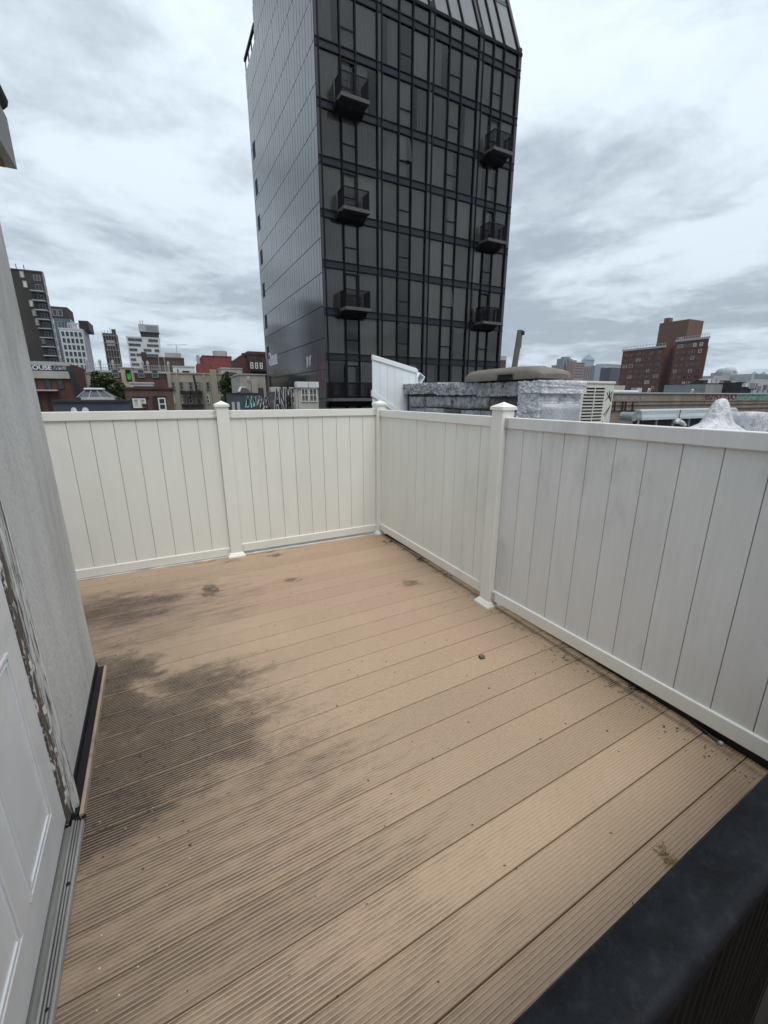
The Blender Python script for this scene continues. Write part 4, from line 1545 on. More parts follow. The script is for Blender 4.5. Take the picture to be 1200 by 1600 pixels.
# white banded building
Y = 172.0
x0, x1, z1 = front(197, 248.6, 526.8, Y)
t = building('banded_building', 'white building with dark ribbon windows and a pale penthouse', 'apartment block', x0, x1, Y, Y + 8, z1, M_white, cop=M_white)
nf = 8
hf = (z1 - PX(250, 575, Y=Y).z) / 6.0
rr = random.Random(12)
for k in range(nf):
    z0 = z1 - hf * (k + 1)
    c = x0 + .4
    while c < x1 - 1.2:
        wd = min(rr.choice([1.6, 2.4, 3.6, 4.2]), x1 - .5 - c)
        window(t, '-Y', (c, Y, z0 + hf * .28), wd, hf * .58, .1, .08, 'v', M_frameg, M_win if rr.random() < .6 else M_winblue)
        c += wd + rr.choice([.25, .9, 1.8])
a, b, zz = front(215.6, 247, 506, Y + 1)
part('penthouse', MB().box(a, b, Y + 1, Y + 7, z1 + 2.2, zz), M_conc, t)
part('penthouse_base', MB().box(a + .3, b - .3, Y + 1.4, Y + 6.6, z1 + .1, z1 + 2.199), M_iron, t)
part('louvre', MB().box(lerp(a, b, .35), b - .4, Y + .93, Y + .999, lerp(z1, zz, .55), zz - .4), mat('louvre_grey', (.22, .22, .21), .8), t)
mb = MB()
for s_ in (.1, .22):
    mb.tube([(lerp(a, b, s_), Y + 3, zz), (lerp(a, b, s_), Y + 3, zz + 1.4)], .15, 6)
part('chimney', mb, M_conc, t)

# brown brick block
Y = 112.0
x0, x1, z1 = front(227.5, 287, 559.5, Y)
t = building('brick_block', 'plain brown brick block right of the banded building', 'apartment block', x0, x1, Y, Y + 12, z1, M_bbrn, cop=M_bbrn)
mb = MB()
for s_ in (248, 257):
    c = PX(s_, 565, Y=Y).x
    mb.tube([(c, Y - .12, -10), (c, Y - .12, z1 + .3)], .09, 6)
part('downpipe', mb, M_conc, t)
a, b, zz = front(220.5, 228.5, 551, Y - 1)
part('stair_tower', MB().box(a, b, Y - 2.5, Y - .01, -14, zz), M_bdrk, t)
part('roof_hut', MB().box(lerp(x0, x1, .5), lerp(x0, x1, .95), Y + 3, Y + 8, z1 + .01, z1 + 1.6), M_conc, t)
mb = MB()
mb.tube([(x1 - 1.2, Y + 2, z1), (x1 - 1.2, Y + 2, z1 + 3.4)], .07, 6)
mb.tube([(x1 - 3.2, Y + 2, z1 + 3.2), (x1 + 1.0, Y + 2, z1 + 3.4)], .06, 6)
part('antenna', mb, M_conc, t)

# red painted building
Y = 100.0
x0, x1, z1 = front(316.4, 361.5, 556.5, Y)
t = building('red_building', 'red painted building above the tan apartment house', 'building', x0, x1, Y, Y + 12, z1, M_redp, cop=M_redp, ch=.2)
a, b, zz = front(308, 316, 568, Y - .5)
part('wing', MB().box(a, x0 + 1.5, Y - .6, Y + 6, -14, zz), M_redp, t)
a2, b2, z2 = front(330, 374, 572, Y - 1)
part('wing', MB().box(a2, b2, Y - 1.1, Y - .01, -14, z2), M_redp, t)
part('chimney', MB().box(a + .1, a + .7, Y + 1, Y + 2, zz, zz + 1.8), M_conc, t)
mb = MB()
c = PX(344, 556, Y=Y + 3)
mb.tube([(c.x, Y + 3, z1), (c.x, Y + 3, z1 + 1.4)], 1.5, 12)
part('water_tank', mb, M_conc, t)

# dark brick building touching the tower edge
Y = 72.0
a, _, zz = front(371.4, 389, 558, Y + 8)
b0 = PX(388.8, 554, Y=Y)
t = building('corner_building', 'dark brick building beside the lower left edge of the glass tower', 'building', b0.x - .1, b0.x + 9, Y, Y + 12, b0.z, M_bdrk, cop=M_bdrk, ch=.5)
part('wing', MB().box(PX(371.4, 559, Y=Y + 1).x, b0.x - .102, Y + .9, Y + 10, -14, PX(371.4, 558.5, Y=Y + 1).z), M_bred, t)
grid(t, '-Y', PX(390, 575, Y=Y).x, PX(412, 575, Y=Y).x, Y, PX(390, 577, Y=Y).z, PX(390, 565, Y=Y).z, 3, 1, .6, .8, fr=.12, th=.1, bars='h', m=M_frame)
part('chimney', MB().box(PX(379, 555, Y=Y + 2).x, PX(383, 555, Y=Y + 2).x, Y + 2, Y + 3, PX(379, 558, Y=Y + 2).z - .3, PX(379, 551.5, Y=Y + 2).z), M_bdrk, t)
part('ledge', MB().box(b0.x, b0.x + 6, Y - .5, Y - .01, PX(390, 580, Y=Y).z, PX(390, 577.5, Y=Y).z), M_iron, t)

# long brick terrace with railings
Y = 82.0
x0, x1, z1 = front(112, 265, 580.5, Y)
t = building('brick_terrace', 'long dark red brick row with white roof railing behind the trees', 'row house', x0, x1, Y, Y + 9, z1, M_bdrk, cop=M_conc, ch=.3)
part('painted_lower_wall', MB().box(x0 + 1, x1 - .2, Y - .06, Y - .003, -14, PX(180, 592, Y=Y).z), M_bred, t)
mb = MB()
for zz in (.7, 1.2):
    mb.box(x0, x1, Y + .2, Y + .25, z1 + zz, z1 + zz + .05)
n = 42
for i in range(n + 1):
    x = lerp(x0, x1, i / n)
    mb.box(x - .03, x + .03, Y + .2, Y + .25, z1 + .3, z1 + 1.2)
part('railing', mb, M_conc, t)
for px_ in (176, 216, 238):
    c = PX(px_, 590, Y=Y)
    window(t, '-Y', (c.x, Y - .07, c.z), .95, 1.3, .1, .08, 'h', M_frameg)
for i, px_ in enumerate((137, 158, 178, 224, 232, 264)):
    c = PX(px_, 578, Y=Y + 2)
    mb = MB()
    mb.tube([(c.x, Y + 2, z1), (c.x, Y + 2, z1 + 1.2), (c.x, Y + 2, z1 + 1.8), (c.x, Y + 2, z1 + 2.1)], [.14, .14, .24, .05], 8)
    part('roof_vent', mb, M_silver, t)

# roof bulkheads
Y = 66.0
for lab, xa, xb, yt in (('white roof bulkhead above the tan house, left of the red building', 269.7, 303.6, 573), ('beige roof bulkhead above the tan house, in front of the red building', 345, 378, 576)):
    x0, x1, z1 = front(xa, xb, yt, Y)
    t = building('roof_bulkhead', lab, 'bulkhead', x0, x1, Y, Y + 4, z1, M_white if xa < 300 else M_beige, z0=PX(300, 590, Y=Y).z, cop=M_conc, ch=.15, group='bulkheads on the tan house roof')
    c = lerp(x0, x1, .58)
    part('opening', MB().box(c - .45, c + .45, Y - .06, Y - .003, z1 - 1.2, z1 - .5), M_dark, t)
    mb = MB()
    mb.tube([(lerp(x0, x1, .2), Y - .1, z1 - 1.0), (lerp(x0, x1, .22), Y - .1, z1 - .3)], .07, 6)
    part('pipe', mb, M_dark, t)

# tan apartment house
Y = 60.0
x0, x1, z1 = front(261.4, 381, 583.5, Y)
t = building('tan_house', 'tan rendered apartment house with a black fire escape', 'apartment house', x0, x1, Y, Y + 5.5, z1, M_tan, cop=M_tan, ch=.15)
for xa, xb, yt in ((327.5, 337.5, 577), (260.5, 266, 583)):
    a, b, zz = front(xa, xb, yt, Y - .4)
    part('pier', MB().box(a, b, Y - .41, Y - .01, -14, zz), M_tan, t)
mb = MB()
for xa in (276, 318, 352):
    a = PX(xa, 600, Y=Y).x
    mb.box(a, a + .25, Y - .12, Y - .004, -14, z1 - .02)
part('pilaster', mb, M_tan, t)
wdd = PX(274.5, 600, Y=Y).x - PX(268.5, 600, Y=Y).x
for ri, (yt, yb_) in enumerate(((596.5, 609), (617.5, 630.5))):
    for ci, xc in enumerate((271.5, 284, 298.5, 310.5, 325.6, 342.3)):
        lo = PX(xc - 3, yb_, Y=Y)
        hi = PX(xc - 3, yt, Y=Y)
        pl = M_win if (ri, ci) not in ((1, 0), (1, 1), (0, 3)) else M_curt
        window(t, '-Y', (lo.x, Y, lo.z), wdd, hi.z - lo.z, .10, .1, 'h', M_frame if ri else M_frameg, pl)
mb = MB()
fe0, fe1 = PX(281, 610, Y=Y - 1).x, PX(317, 610, Y=Y - 1).x
for yp in (611, 632):
    zz = PX(300, yp, Y=Y - .5).z
    mb.box(fe0, fe1, Y - 1.0, Y - .05, zz - .1, zz)
    mb.box(fe0, fe1, Y - 1.0, Y - .96, zz + .95, zz + 1.0)
    for i in range(16):
        x = lerp(fe0, fe1 - .03, i / 15)
        mb.box(x, x + .03, Y - 1.0, Y - .97, zz, zz + .95)
za, zb = PX(300, 611, Y=Y - .5).z, PX(300, 632, Y=Y - .5).z
mb.bar((lerp(fe0, fe1, .5), Y - .6, za), (lerp(fe0, fe1, .25), Y - .6, zb), .07, .4)
mb.bar((lerp(fe0, fe1, .66), Y - 1.1, za + 1.9), (lerp(fe0, fe1, .8), Y - 1.1, zb - .2), .22, .5)
part('fire_escape', mb, M_iron, t)

# chimney with the green poster, silver bulkhead
Y = 56.0
x0, x1, z1 = front(187.5, 206, 575, Y)
t = building('poster_wall', 'cream wall end carrying a bright green poster', 'wall', x0, x1, Y, Y + 2, z1, mat('cream_wall', (.42, .35, .23), .85, .15, 1), cop=M_conc, ch=.1)
a, b, zz = front(195, 204, 577.5, Y)
lo = PX(195, 596, Y=Y).z
part('poster_board', MB().box(a, b, Y - .05, Y - .004, lo, zz), M_iron, t)
part('poster', MB().box(a + .15, b - .08, Y - .07, Y - .052, lo + .2, zz - .25), mat('green_poster', (.06, .42, .05), .5, .25, 3), t)
mb = MB()
for i in range(4):
    x = lerp(a + .2, b - .2, i / 3)
    mb.tube([(x, Y - .075, zz - .45), (x, Y - .075, zz - .1)], [.02, .1], 6)
part('poster_fringe', mb, M_iron, t)
Y = 50.0
x0, x1, z1 = front(203, 239, 599, Y)
t = building('silver_bulkhead', 'low silver roof edge above the small brown brick house', 'roof parapet', x0, x1, Y, Y + 3, z1, M_silver2, z0=-14, cop=M_silver2, ch=.12)

# beige wall with dark opening, far left; tree behind
Y = 52.0
x0, x1, z1 = front(112, 138, 583, Y)
t = building('beige_wall', 'beige wall with a dark door opening left of the tree', 'wall', x0, x1, Y, Y + 3, z1, M_beige, cop=M_conc, ch=.1)
a, b, zz = front(122.5, 131, 597, Y)
part('door', MB().box(a, b, Y - .05, Y - .004, PX(122, 612, Y=Y).z, zz), M_dark, t)
# far left brick house with painted parapet
Y = 45.0
x0, x1, z1 = front(40, 107, 566, Y)
t = building('graffiti_house', 'brick house whose parapet carries white block lettering at far left', 'house', x0, x1, Y, Y + 8, z1, M_bred)
pz = [PX(60, y, Y=Y).z for y in (570.5, 579.5, 591)]
part('parapet', MB().box(x0, x1 + .1, Y - .12, Y - .003, pz[0], z1 + .1), M_conc, t)
part('painted_band', MB().box(x0, x1 + .05, Y - .10, Y - .0035, pz[1], pz[0] - .002), mat('navy_paint', (.03, .035, .075), .6, .3, 2), t)
part('cornice', MB().box(x0, x1 + .1, Y - .14, Y - .004, pz[2], pz[1] - .002), M_beige, t)
p0, p1 = PX(44, 578.6, Y=Y - .11), PX(81.5, 578.6, Y=Y - .11)
lettering('lettering', 'ROUSE', t, (p0.x, Y - .106, pz[1] + .08), (p1.x, Y - .106, pz[1] + .08), (pz[0] - pz[1]) * .82, M_gw, 'Y', .03)
mb = MB()
squiggle(mb, lambda u, v: (PX(84, 575, Y=Y).x + u, Y - .108, pz[1] + .1 + v), 5, PX(105, 575, Y=Y).x - PX(84, 575, Y=Y).x, (pz[0] - pz[1]) * .75, .08, 8)
part('graffiti', mb, M_gw, t)
zz0, zz1 = PX(60, 608, Y=Y).z, PX(60, 592, Y=Y).z
for xa, xb in ((52, 58), (70, 80), (89, 100)):
    a, b = PX(xa, 600, Y=Y).x, PX(xb, 600, Y=Y).x
    window(t, '-Y', (a, Y, zz0), b - a, zz1 - zz0, .06, .05, '', M_iron)
part('ledge', MB().box(x0, PX(92, 610, Y=Y).x, Y - .5, Y - .004, PX(60, 611, Y=Y).z, PX(60, 608.6, Y=Y).z), M_conc, t)
for xa, xb in ((60, 65), (74, 79.5)):
    a, b = PX(xa, 630, Y=Y).x, PX(xb, 630, Y=Y).x
    window(t, '-Y', (a, Y, PX(60, 641, Y=Y).z), b - a, 1.5, .08, .05, 'v', M_iron)
mb = MB()
c0, c1 = PX(108, 580, Y=Y - .6), PX(120, 622, Y=Y - .6)
for i in range(3):
    mb.tube([(c0.x + .1 * i, Y - .5, c0.z), (lerp(c0.x, c1.x, .6) + .15 * i, Y - .6, lerp(c0.z, c1.z, .5)), (c1.x + .15 * i, Y - .6, c1.z)], .09, 6)
part('cable_run', mb, M_iron, t)

# small brown brick house with two white windows
Y = 30.0
x0, x1, z1 = front(194, 269, 608, Y)
t = building('brick_house', 'small brown brick house with white framed windows behind the back fence', 'house', x0, x1, Y, Y + 9, z1, M_bbrn, cop=M_bdrk, ch=.12)
a, b, zz = front(207.6, 252.5, 603, Y + .01)
part('raised_parapet', MB().box(a, b, Y + .35, Y + .7, z1, zz), M_bdrk, t)
lo, hi = PX(209, 637.5, Y=Y), PX(226.8, 622.5, Y=Y)
mid = (lo.x + hi.x) / 2
wf = window(t, '-Y', (lo.x, Y, lo.z), mid - lo.x, hi.z - lo.z, .07, .07, '', M_frame, M_curt)
wf = window(t, '-Y', (mid + .01, Y, lo.z), hi.x - mid, hi.z - lo.z, .07, .07, '', M_frame, M_curt)
part('window_conditioner', MB().box(mid + .14, mid + .42, Y - .25, Y - .075, lo.z + .06, lo.z + .24), M_iron, t)
lo, hi = PX(249, 641, Y=Y), PX(258, 621.5, Y=Y)
window(t, '-Y', (lo.x, Y, lo.z), hi.x - lo.x, hi.z - lo.z, .07, .07, 'h', M_frame, M_win)
lo2 = PX(240.5, 641, Y=Y)
part('shutter', MB().box(lo2.x, lo.x - .01, Y - .06, Y - .004, lo.z - .3, hi.z), M_iron, t)
mb = MB()
for xa, xb, yy in ((207, 233, 621), (239, 260, 620)):
    mb.box(PX(xa, yy, Y=Y).x, PX(xb, yy, Y=Y).x, Y - .09, Y - .004, PX(xa, yy, Y=Y).z, PX(xa, yy, Y=Y).z + .07)
part('lintel', mb, M_bdrk, t)

# slate blue roof box and skylight
Y = 20.0
x0, x1, z1 = front(82, 203, 629, Y)
t = building('blue_roof_box', 'low slate blue roof wall with white paint marks behind the back fence', 'roof parapet', x0, x1, Y, Y + 1.2, z1, M_blue, z0=-.75)
part('coping', MB().box(x0, x1, Y - .06, Y + 1.2, z1 + .002, z1 + .09), M_iron, t)
a, b, zz = front(126, 178, 620.5, Y + .4)
part('pale_kerb', MB().box(a, b, Y + .4, Y + .9, z1 + .091, zz), M_conc, t)
a2, b2 = PX(137, 624, Y=Y + .39).x, PX(168, 624, Y=Y + .39).x
lettering('lettering', 'RSNOD', t, (a2, Y + .395, z1 + .11), (b2, Y + .395, z1 + .11), (zz - z1 - .1) * .75, M_gw, 'Y', .02)
for xa, xb in ((110.5, 119.5), (128, 138)):
    c0, c1 = PX(xa, 641, Y=Y - .01), PX(xb, 636.5, Y=Y - .01)
    mb = MB()
    n = 10
    cx, rx = (c0.x + c1.x) / 2, (c1.x - c0.x) / 2
    pts = [(cx + rx * math.cos(PI * i / n), c0.z - .1 + (c1.z - c0.z + .1) * math.sin(PI * i / n) ** .6) for i in range(n + 1)]
    mb.prism([(x, Y - .012, z) for x, z in pts], [(x, Y - .003, z) for x, z in pts])
    part('paint_mark', mb, M_gw, t)
t = thing('skylight', 'hipped glass skylight with a white cap behind the slate blue roof wall', 'skylight', (PX(148, 615, Y=22).x, 22.5, -0.75))
Y = 22.0
tl, tr_ = PX(134.5, 609.5, Y=Y + .6), PX(160, 609.5, Y=Y + .6)
bl, br = PX(120, 621, Y=Y), PX(177, 621, Y=Y)
top = [(tl.x, Y + .5, tl.z), (tr_.x, Y + .5, tl.z), (tr_.x, Y + 1.0, tl.z), (tl.x, Y + 1.0, tl.z)]
bot = [(bl.x, Y, bl.z), (br.x, Y, bl.z), (br.x, Y + 1.5, bl.z), (bl.x, Y + 1.5, bl.z)]
part('glazing', MB().prism(bot, top), M_win, t)
part('base', MB().box(bl.x, br.x, Y, Y + 1.5, -.75, bl.z - .004), M_iron, t)
part('cap', MB().box(tl.x - .06, tr_.x + .06, Y + .42, Y + 1.08, tl.z + .003, tl.z + .09), M_white, t, .03)
mb = MB()
for p, q_ in zip(bot, top):
    part('glazing_bar', MB().bar(p, q_, .035), M_frameg, t)
for s_ in (.33, .66):
    part('glazing_bar', MB().bar(Vector(bot[0]).lerp(Vector(bot[1]), s_), Vector(top[0]).lerp(Vector(top[1]), s_), .035), M_frameg, t)

# dark blue shed with green paint, black cowl
Y = 22.0
x0, x1, z1 = front(360.5, 405, 615.5, Y)
t = building('roof_shed', 'dark blue roof shed sprayed with mint green graffiti right of the middle post', 'shed', x0, x1, Y, Y + 2.0, z1, M_blue, z0=-.75)
part('coping', MB().box(x0 - .03, x1 + .03, Y - .03, Y + 2.03, z1 + .002, z1 + .05), M_iron, t)
mb = MB()
squiggle(mb, lambda u, v: (PX(383, 630, Y=Y).x + u, Y - .006, PX(383, 638, Y=Y).z + v), 4, PX(400, 630, Y=Y).x - PX(383, 630, Y=Y).x, .62, .045, 3)
part('graffiti', mb, M_gm, t)
mb = MB()
squiggle(mb, lambda u, v: (PX(397, 630, Y=Y).x + u, Y - .006, PX(383, 634, Y=Y).z + v), 2, .3, .5, .025, 13)
part('graffiti', mb, M_gw, t)
for xa in (362, 370):
    mb = MB().box(PX(xa, 630, Y=Y).x, PX(xa + 4.5, 630, Y=Y).x, Y - .012, Y - .004, PX(xa, 642, Y=Y).z, PX(xa, 628, Y=Y).z)
    part('paint_mark', mb, M_conc, t)
cx = PX(381, 610, Y=Y + 1)
hw = PX(394, 610, Y=Y + 1).x - cx.x
zt_, zb_ = PX(381, 604.5, Y=Y + 1).z, PX(381, 616, Y=Y + 1).z
t = thing('roof_cowl', 'black peaked roof cowl with pale tip above the dark blue shed', 'cowl', (cx.x, Y + 1, z1 + .05))
mb = MB()
mb.raw([(cx.x - hw, Y + .4, zb_), (cx.x + hw, Y + .4, zb_), (cx.x + hw, Y + 1.6, zb_), (cx.x - hw, Y + 1.6, zb_),
        (cx.x - .1, Y + 1, zt_), (cx.x + .06, Y + 1, zt_)], [(0, 1, 5, 4), (1, 2, 5), (2, 3, 4, 5), (3, 0, 4), (0, 1, 2, 3)])
part('hood', mb, M_iron, t)
mb = MB().box(cx.x - hw * .8, cx.x + hw * .8, Y + .5, Y + 1.5, z1 + .05, zb_ - .002)
part('base', mb, M_iron, t)
mb = MB()
mb.prism([(cx.x - .22, Y + .9, zt_ - .06), (cx.x + .12, Y + .9, zt_ - .06), (cx.x + .05, Y + .9, zt_ + .05), (cx.x - .08, Y + .9, zt_ + .05)],
         [(cx.x - .22, Y + 1.1, zt_ - .06), (cx.x + .12, Y + 1.1, zt_ - .06), (cx.x + .05, Y + 1.1, zt_ + .05), (cx.x - .08, Y + 1.1, zt_ + .05)])
mb.bar((cx.x - hw * .75, Y + .55, lerp(zb_, zt_, .3)), (cx.x - .15, Y + .9, zt_ - .02), .1, .05)
part('tip', mb, M_conc, t)

# beige wall before the tower
Y = 40.0
x0, x1, z1 = front(374, 414, 585.5, Y)
x1 = min(x1, 8.9)
t = building('beige_house', 'beige rendered house wall touching the grey clad tower', 'house', x0, x1, Y, Y + 6, z1, M_beige, cop=M_conc, ch=.1)
lo, hi = PX(398.5, 621, Y=Y), PX(411, 606.5, Y=Y)
window(t, '-Y', (lo.x, Y, lo.z), min(hi.x, x1 - .1) - lo.x, hi.z - lo.z, .07, .06, 'v', M_iron)
mb = MB()
for xa in (381, 392):
    a = PX(xa, 600, Y=Y).x
    mb.box(a, a + .55, Y - .25, Y - .004, -14, z1 - .5)
part('pier', mb, M_beige, t)
part('lamp', MB().box(PX(386, 600, Y=Y).x, PX(389, 600, Y=Y).x, Y - .5, Y - .26, PX(386, 592, Y=Y).z, PX(386, 588.5, Y=Y).z), M_white, t)

# graffiti parapet with white outline letters
Y = 24.0
x0, x1, z1 = front(419, 467, 612, Y)
M_gwall = mat('dirty_dark_wall', (.07, .065, .065), .85, .5, 2.0, dirt=(.25, .24, .24), damt=.6, dscale=1.5)
t = building('graffiti_wall', 'dark roof wall with black letters outlined in white', 'roof parapet', x0, x1, Y, Y + .6, z1, M_gwall, z0=-.75)
a, b = PX(427, 620, Y=Y).x, PX(464, 620, Y=Y).x
zl0, zl1 = PX(440, 642, Y=Y).z, PX(440, 605, Y=Y).z
me = lettering('graffiti', 'ANMR', t, (a, Y - .014, zl0), (b, Y - .014, zl0), zl1 - zl0, M_gw, 'Y', .085)
me = lettering('graffiti', 'ANMR', t, (a + .035, Y - .022, zl0 + .035), (b - .035, Y - .022, zl0 + .035), zl1 - zl0 - .07, M_iron, 'Y', .035)
a, b, zz = front(423, 436, 604.5, Y + .1)
part('raised_block', MB().box(a, b, Y + .1, Y + .5, z1 + .002, zz), M_conc, t)
mb = MB()
squiggle(mb, lambda u, v: (PX(405, 630, Y=Y).x + u, Y - .05, PX(405, 640, Y=Y).z + v), 3, PX(420, 630, Y=Y).x - PX(405, 630, Y=Y).x, .7, .07, 21)
part('graffiti', mb, M_gw, t)
a, b, zz = front(404, 421, 621, Y + .05)
part('low_wall', MB().box(a, b - .02, Y + .0, Y + .5, -.75, zz), M_gwall, t)
p = PX(456, 622, Y=Y - .3), PX(466, 640, Y=Y - .3)
part('brace', MB().bar(p[0], p[1] + (p[1] - p[0]) * .5, .05), M_iron, t)

# white bulkhead with two wired windows
Y = 20.0
x0, x1, z1 = front(465, 496.5, 597.5, Y)
t = building('white_bulkhead', 'white roof bulkhead with two wired glass windows under the tower corner', 'bulkhead', x0, x1, Y, Y + .45, z1, M_beige, z0=-.75)
zk = PX(480, 606, Y=Y).z
mid = (x0 + x1) / 2
part('cornice', MB().box(x0 - .08, mid - .01, Y - .09, Y + .3, zk, z1 + .03), M_white, t, .015)
part('cornice', MB().box(mid + .01, x1 + .02, Y - .09, Y + .3, zk, z1 + .03), M_white, t, .015)
for xa, xb in ((471, 481), (483.5, 494.5)):
    lo, hi = PX(xa, 627.5, Y=Y), PX(xb, 607, Y=Y)
    wfr = window(t, '-Y', (lo.x, Y, lo.z), hi.x - lo.x, hi.z - lo.z, .03, .05, 'hv', M_frame)
    mb = MB()
    ww, hh = hi.x - lo.x, hi.z - lo.z
    for i in range(1, 4):
        mb.box(ww * i / 4 - .005, ww * i / 4 + .005, -.03, -.02, .03, hh - .03)
    for i in range(1, 6):
        mb.box(.03, ww - .03, -.03, -.02, hh * i / 6 - .005, hh * i / 6 + .005)
    inst('wire_grid', mb.mesh('wire_grid', M_frameg), wfr)
part('side_pilaster', MB().box(x0 - .12, x0 - .002, Y + .05, Y + .4, -.75, zk - .1), M_beige, t)


def tree(name, label, px_, ytop, ybase, wpx, Y, seed, n=5200):
    q = random.Random(seed)
    tp, bs = PX(px_, ytop, Y=Y), PX(px_, ybase, Y=Y)
    wid_ = (PX(px_ + wpx / 2, ybase, Y=Y).x - PX(px_ - wpx / 2, ybase, Y=Y).x)
    H = tp.z - bs.z
    t = thing(name, label, 'tree', (tp.x, Y, -14), 'trees among the rooftops')
    mb = MB()
    mb.tube([(tp.x, Y, -14), (tp.x + .1, Y, bs.z - 1), (tp.x - .1, Y, bs.z + H * .3), (tp.x, Y, bs.z + H * .8)], [.35, .28, .18, .04], 8)
    clumps = []
    for i in range(15):
        a = q.uniform(0, 2 * PI)
        h = q.uniform(0.0, .93)
        r = wid_ / 2 * q.uniform(.2, .8) * (1.05 - .55 * h)
        c = Vector((tp.x + r * math.cos(a), Y + r * math.sin(a), bs.z + H * h))
        clumps.append((c, wid_ * q.uniform(.13, .25)))
        mb.tube([(tp.x, Y, max(-13.5, c.z - 1.2)), c], [.09, .03], 5)
    part('trunk', mb, M_bark, t)
    mb = MB()
    for i in range(n):
        c, r = q.choice(clumps)
        d = Vector((q.gauss(0, 1), q.gauss(0, 1), q.gauss(0, .75)))
        d = d.normalized() * r * q.uniform(.35, 1.1) ** .6
        p = c + d
        s = q.uniform(.10, .2)
        u = Vector((q.uniform(-1, 1), q.uniform(-1, 1), q.uniform(-.6, .6))).normalized()
        v = u.cross(Vector((q.uniform(-1, 1), q.uniform(-1, 1), 1.0)).normalized())
        mb.poly([p - u * s, p + v * s * .6, p + u * s, p - v * s * .6])
    part('crown', mb, M_leaf, t)


tree('tree', 'bushy green tree between the beige wall and the small brown brick house', 160, 584, 628, 54, 47, 2, 7000)
tree('tree', 'second green tree leaning over the roof of the small brown brick house', 184, 601, 630, 36, 44, 5, 4200)
tree('tree', 'green tree in front of the tan apartment house, right of the fire escape', 357, 585, 632, 44, 50, 8, 6000)
tree('tree', 'smaller green tree left of the bushy one, behind the skylight', 141, 583, 610, 16, 60, 4, 1800)

# right of the tower
Y = 150.0
x0, x1, z1 = front(780, 791, 562.5, Y)
t = building('small_brick_building', 'small grey topped brick building just right of the tower foot', 'building', x0, x1, Y, Y + 12, z1, M_bred, cop=M_conc, ch=1.8)
Y = 190.0
x0, x1, z1 = front(790, 802, 575, Y)
building('low_red_building', 'low red roofline between the tower and the flue', 'building', x0, x1, Y, Y + 10, z1, M_bred)
c = PX(848.5, 578, Y=60)
mb = MB()
mb.tube([(c.x, 60, -14), (c.x, 60, c.z), (c.x, 60, c.z + .2), (c.x, 60, c.z + .7)], [.1, .1, .55, .5], 8)
solo('roof_ventilator', mb, M_conc, 'tiny round ventilator showing above the right end of the taupe lid', 'ventilator')

# long tan brick building with graffiti band
Y = 24.0
x0, x1 = PX(940, 614, Y=Y).x, PX(1290, 616, Y=Y).x
z1 = PX(1080, 614.5, Y=Y).z
t = building('graffiti_building', 'long tan brick building with graffiti along its top and small windows', 'building', x0, x1, Y, Y + 14, z1, M_btan)
mb = MB()
zs = [PX(1100, y, Y=Y).z for y in (614.5, 625, 630, 637, 643)]
mb.box(x0, x1, Y - .10, Y - .003, z1 - .06, z1 + .05)
part('coping', mb, M_conc, t)
for k, zz in enumerate((zs[1], zs[2], zs[3])):
    part('string_course', MB().box(x0, x1, Y - .08 - .02 * k, Y - .003, zz - .09, zz + .02), M_btan, t)
for xa, xb in ((1140.5, 1153), (1168, 1182), (1196, 1210)):
    lo, hi = PX(xa, 661, Y=Y), PX(xb, 643.5, Y=Y)
    window(t, '-Y', (lo.x, Y, lo.z), hi.x - lo.x, hi.z - lo.z, .12, .1, 'h', M_frameg, M_curt if xa > 1160 else M_win)
a, b = PX(1152, 623, Y=Y - .12).x, PX(1208, 623, Y=Y - .12).x
zg0, zg1 = PX(1170, 624.5, Y=Y - .12).z, PX(1170, 616, Y=Y - .12).z
lettering('graffiti', 'GANNVO', t, (a, Y - .014, zg0), (b, Y - .014, zg0), zg1 - zg0, M_gg, 'Y', .05)
mb = MB()
squiggle(mb, lambda u, v: (PX(1098, 623, Y=Y).x + u, Y - .01, zg0 + v), 9, PX(1150, 623, Y=Y).x - PX(1098, 623, Y=Y).x, zg1 - zg0, .07, 31)
part('graffiti', mb, M_gr, t)
mb = MB()
squiggle(mb, lambda u, v: (PX(961, 623, Y=Y).x + u, Y - .01, zg0 + v), 9, PX(1006, 623, Y=Y).x - PX(961, 623, Y=Y).x, (zg1 - zg0) * .8, .03, 33)
squiggle(mb, lambda u, v: (PX(1096, 623, Y=Y).x + u, Y - .016, zg0 + v), 6, PX(1150, 623, Y=Y).x - PX(1096, 623, Y=Y).x, (zg1 - zg0) * .9, .03, 35)
part('graffiti', mb, M_conc, t)
mb = MB()
for xa in (960, 972, 977, 988):
    p = PX(xa, 642, Y=Y - .2), PX(xa + 1.5, 627, Y=Y - .2)
    mb.bar(p[0], p[1], .1)
part('rusty_strut', mb, mat('rust', (.06, .03, .02), .9, .4, 5), t)
for xa in (1012, 1080):
    p = PX(xa, 614, Y=Y + 2)
    s_ = .28
    mb = MB()
    mb.tube([(p.x, Y + 2, z1 - .2), (p.x, Y + 2, z1 + s_)] + [(p.x + .14 - .14 * math.cos(k * PI / 6), Y + 2, z1 + s_ + .14 * math.sin(k * PI / 6)) for k in range(1, 7)] + [(p.x + .28, Y + 2, z1 + s_ - .1)], .055, 8)
    part('gooseneck_vent', mb, M_white, t)
a, b = PX(957, 612, Y=Y + 1), PX(996, 612, Y=Y + 1)
part('pipe', MB().tube([(a.x, Y + 1, a.z), (b.x, Y + 1, a.z)], .13, 8), M_white, t)
p = PX(998, 606, Y=Y + 1)
part('roof_hut', MB().box(p.x - .2, p.x + .5, Y + 1, Y + 1.6, z1, p.z), M_galv, t)
a, b, zz = front(956, 977, 602, Y + 6)
part('stair_hut', MB().box(a, b, Y + 6, Y + 8, z1, zz), M_beige, t)

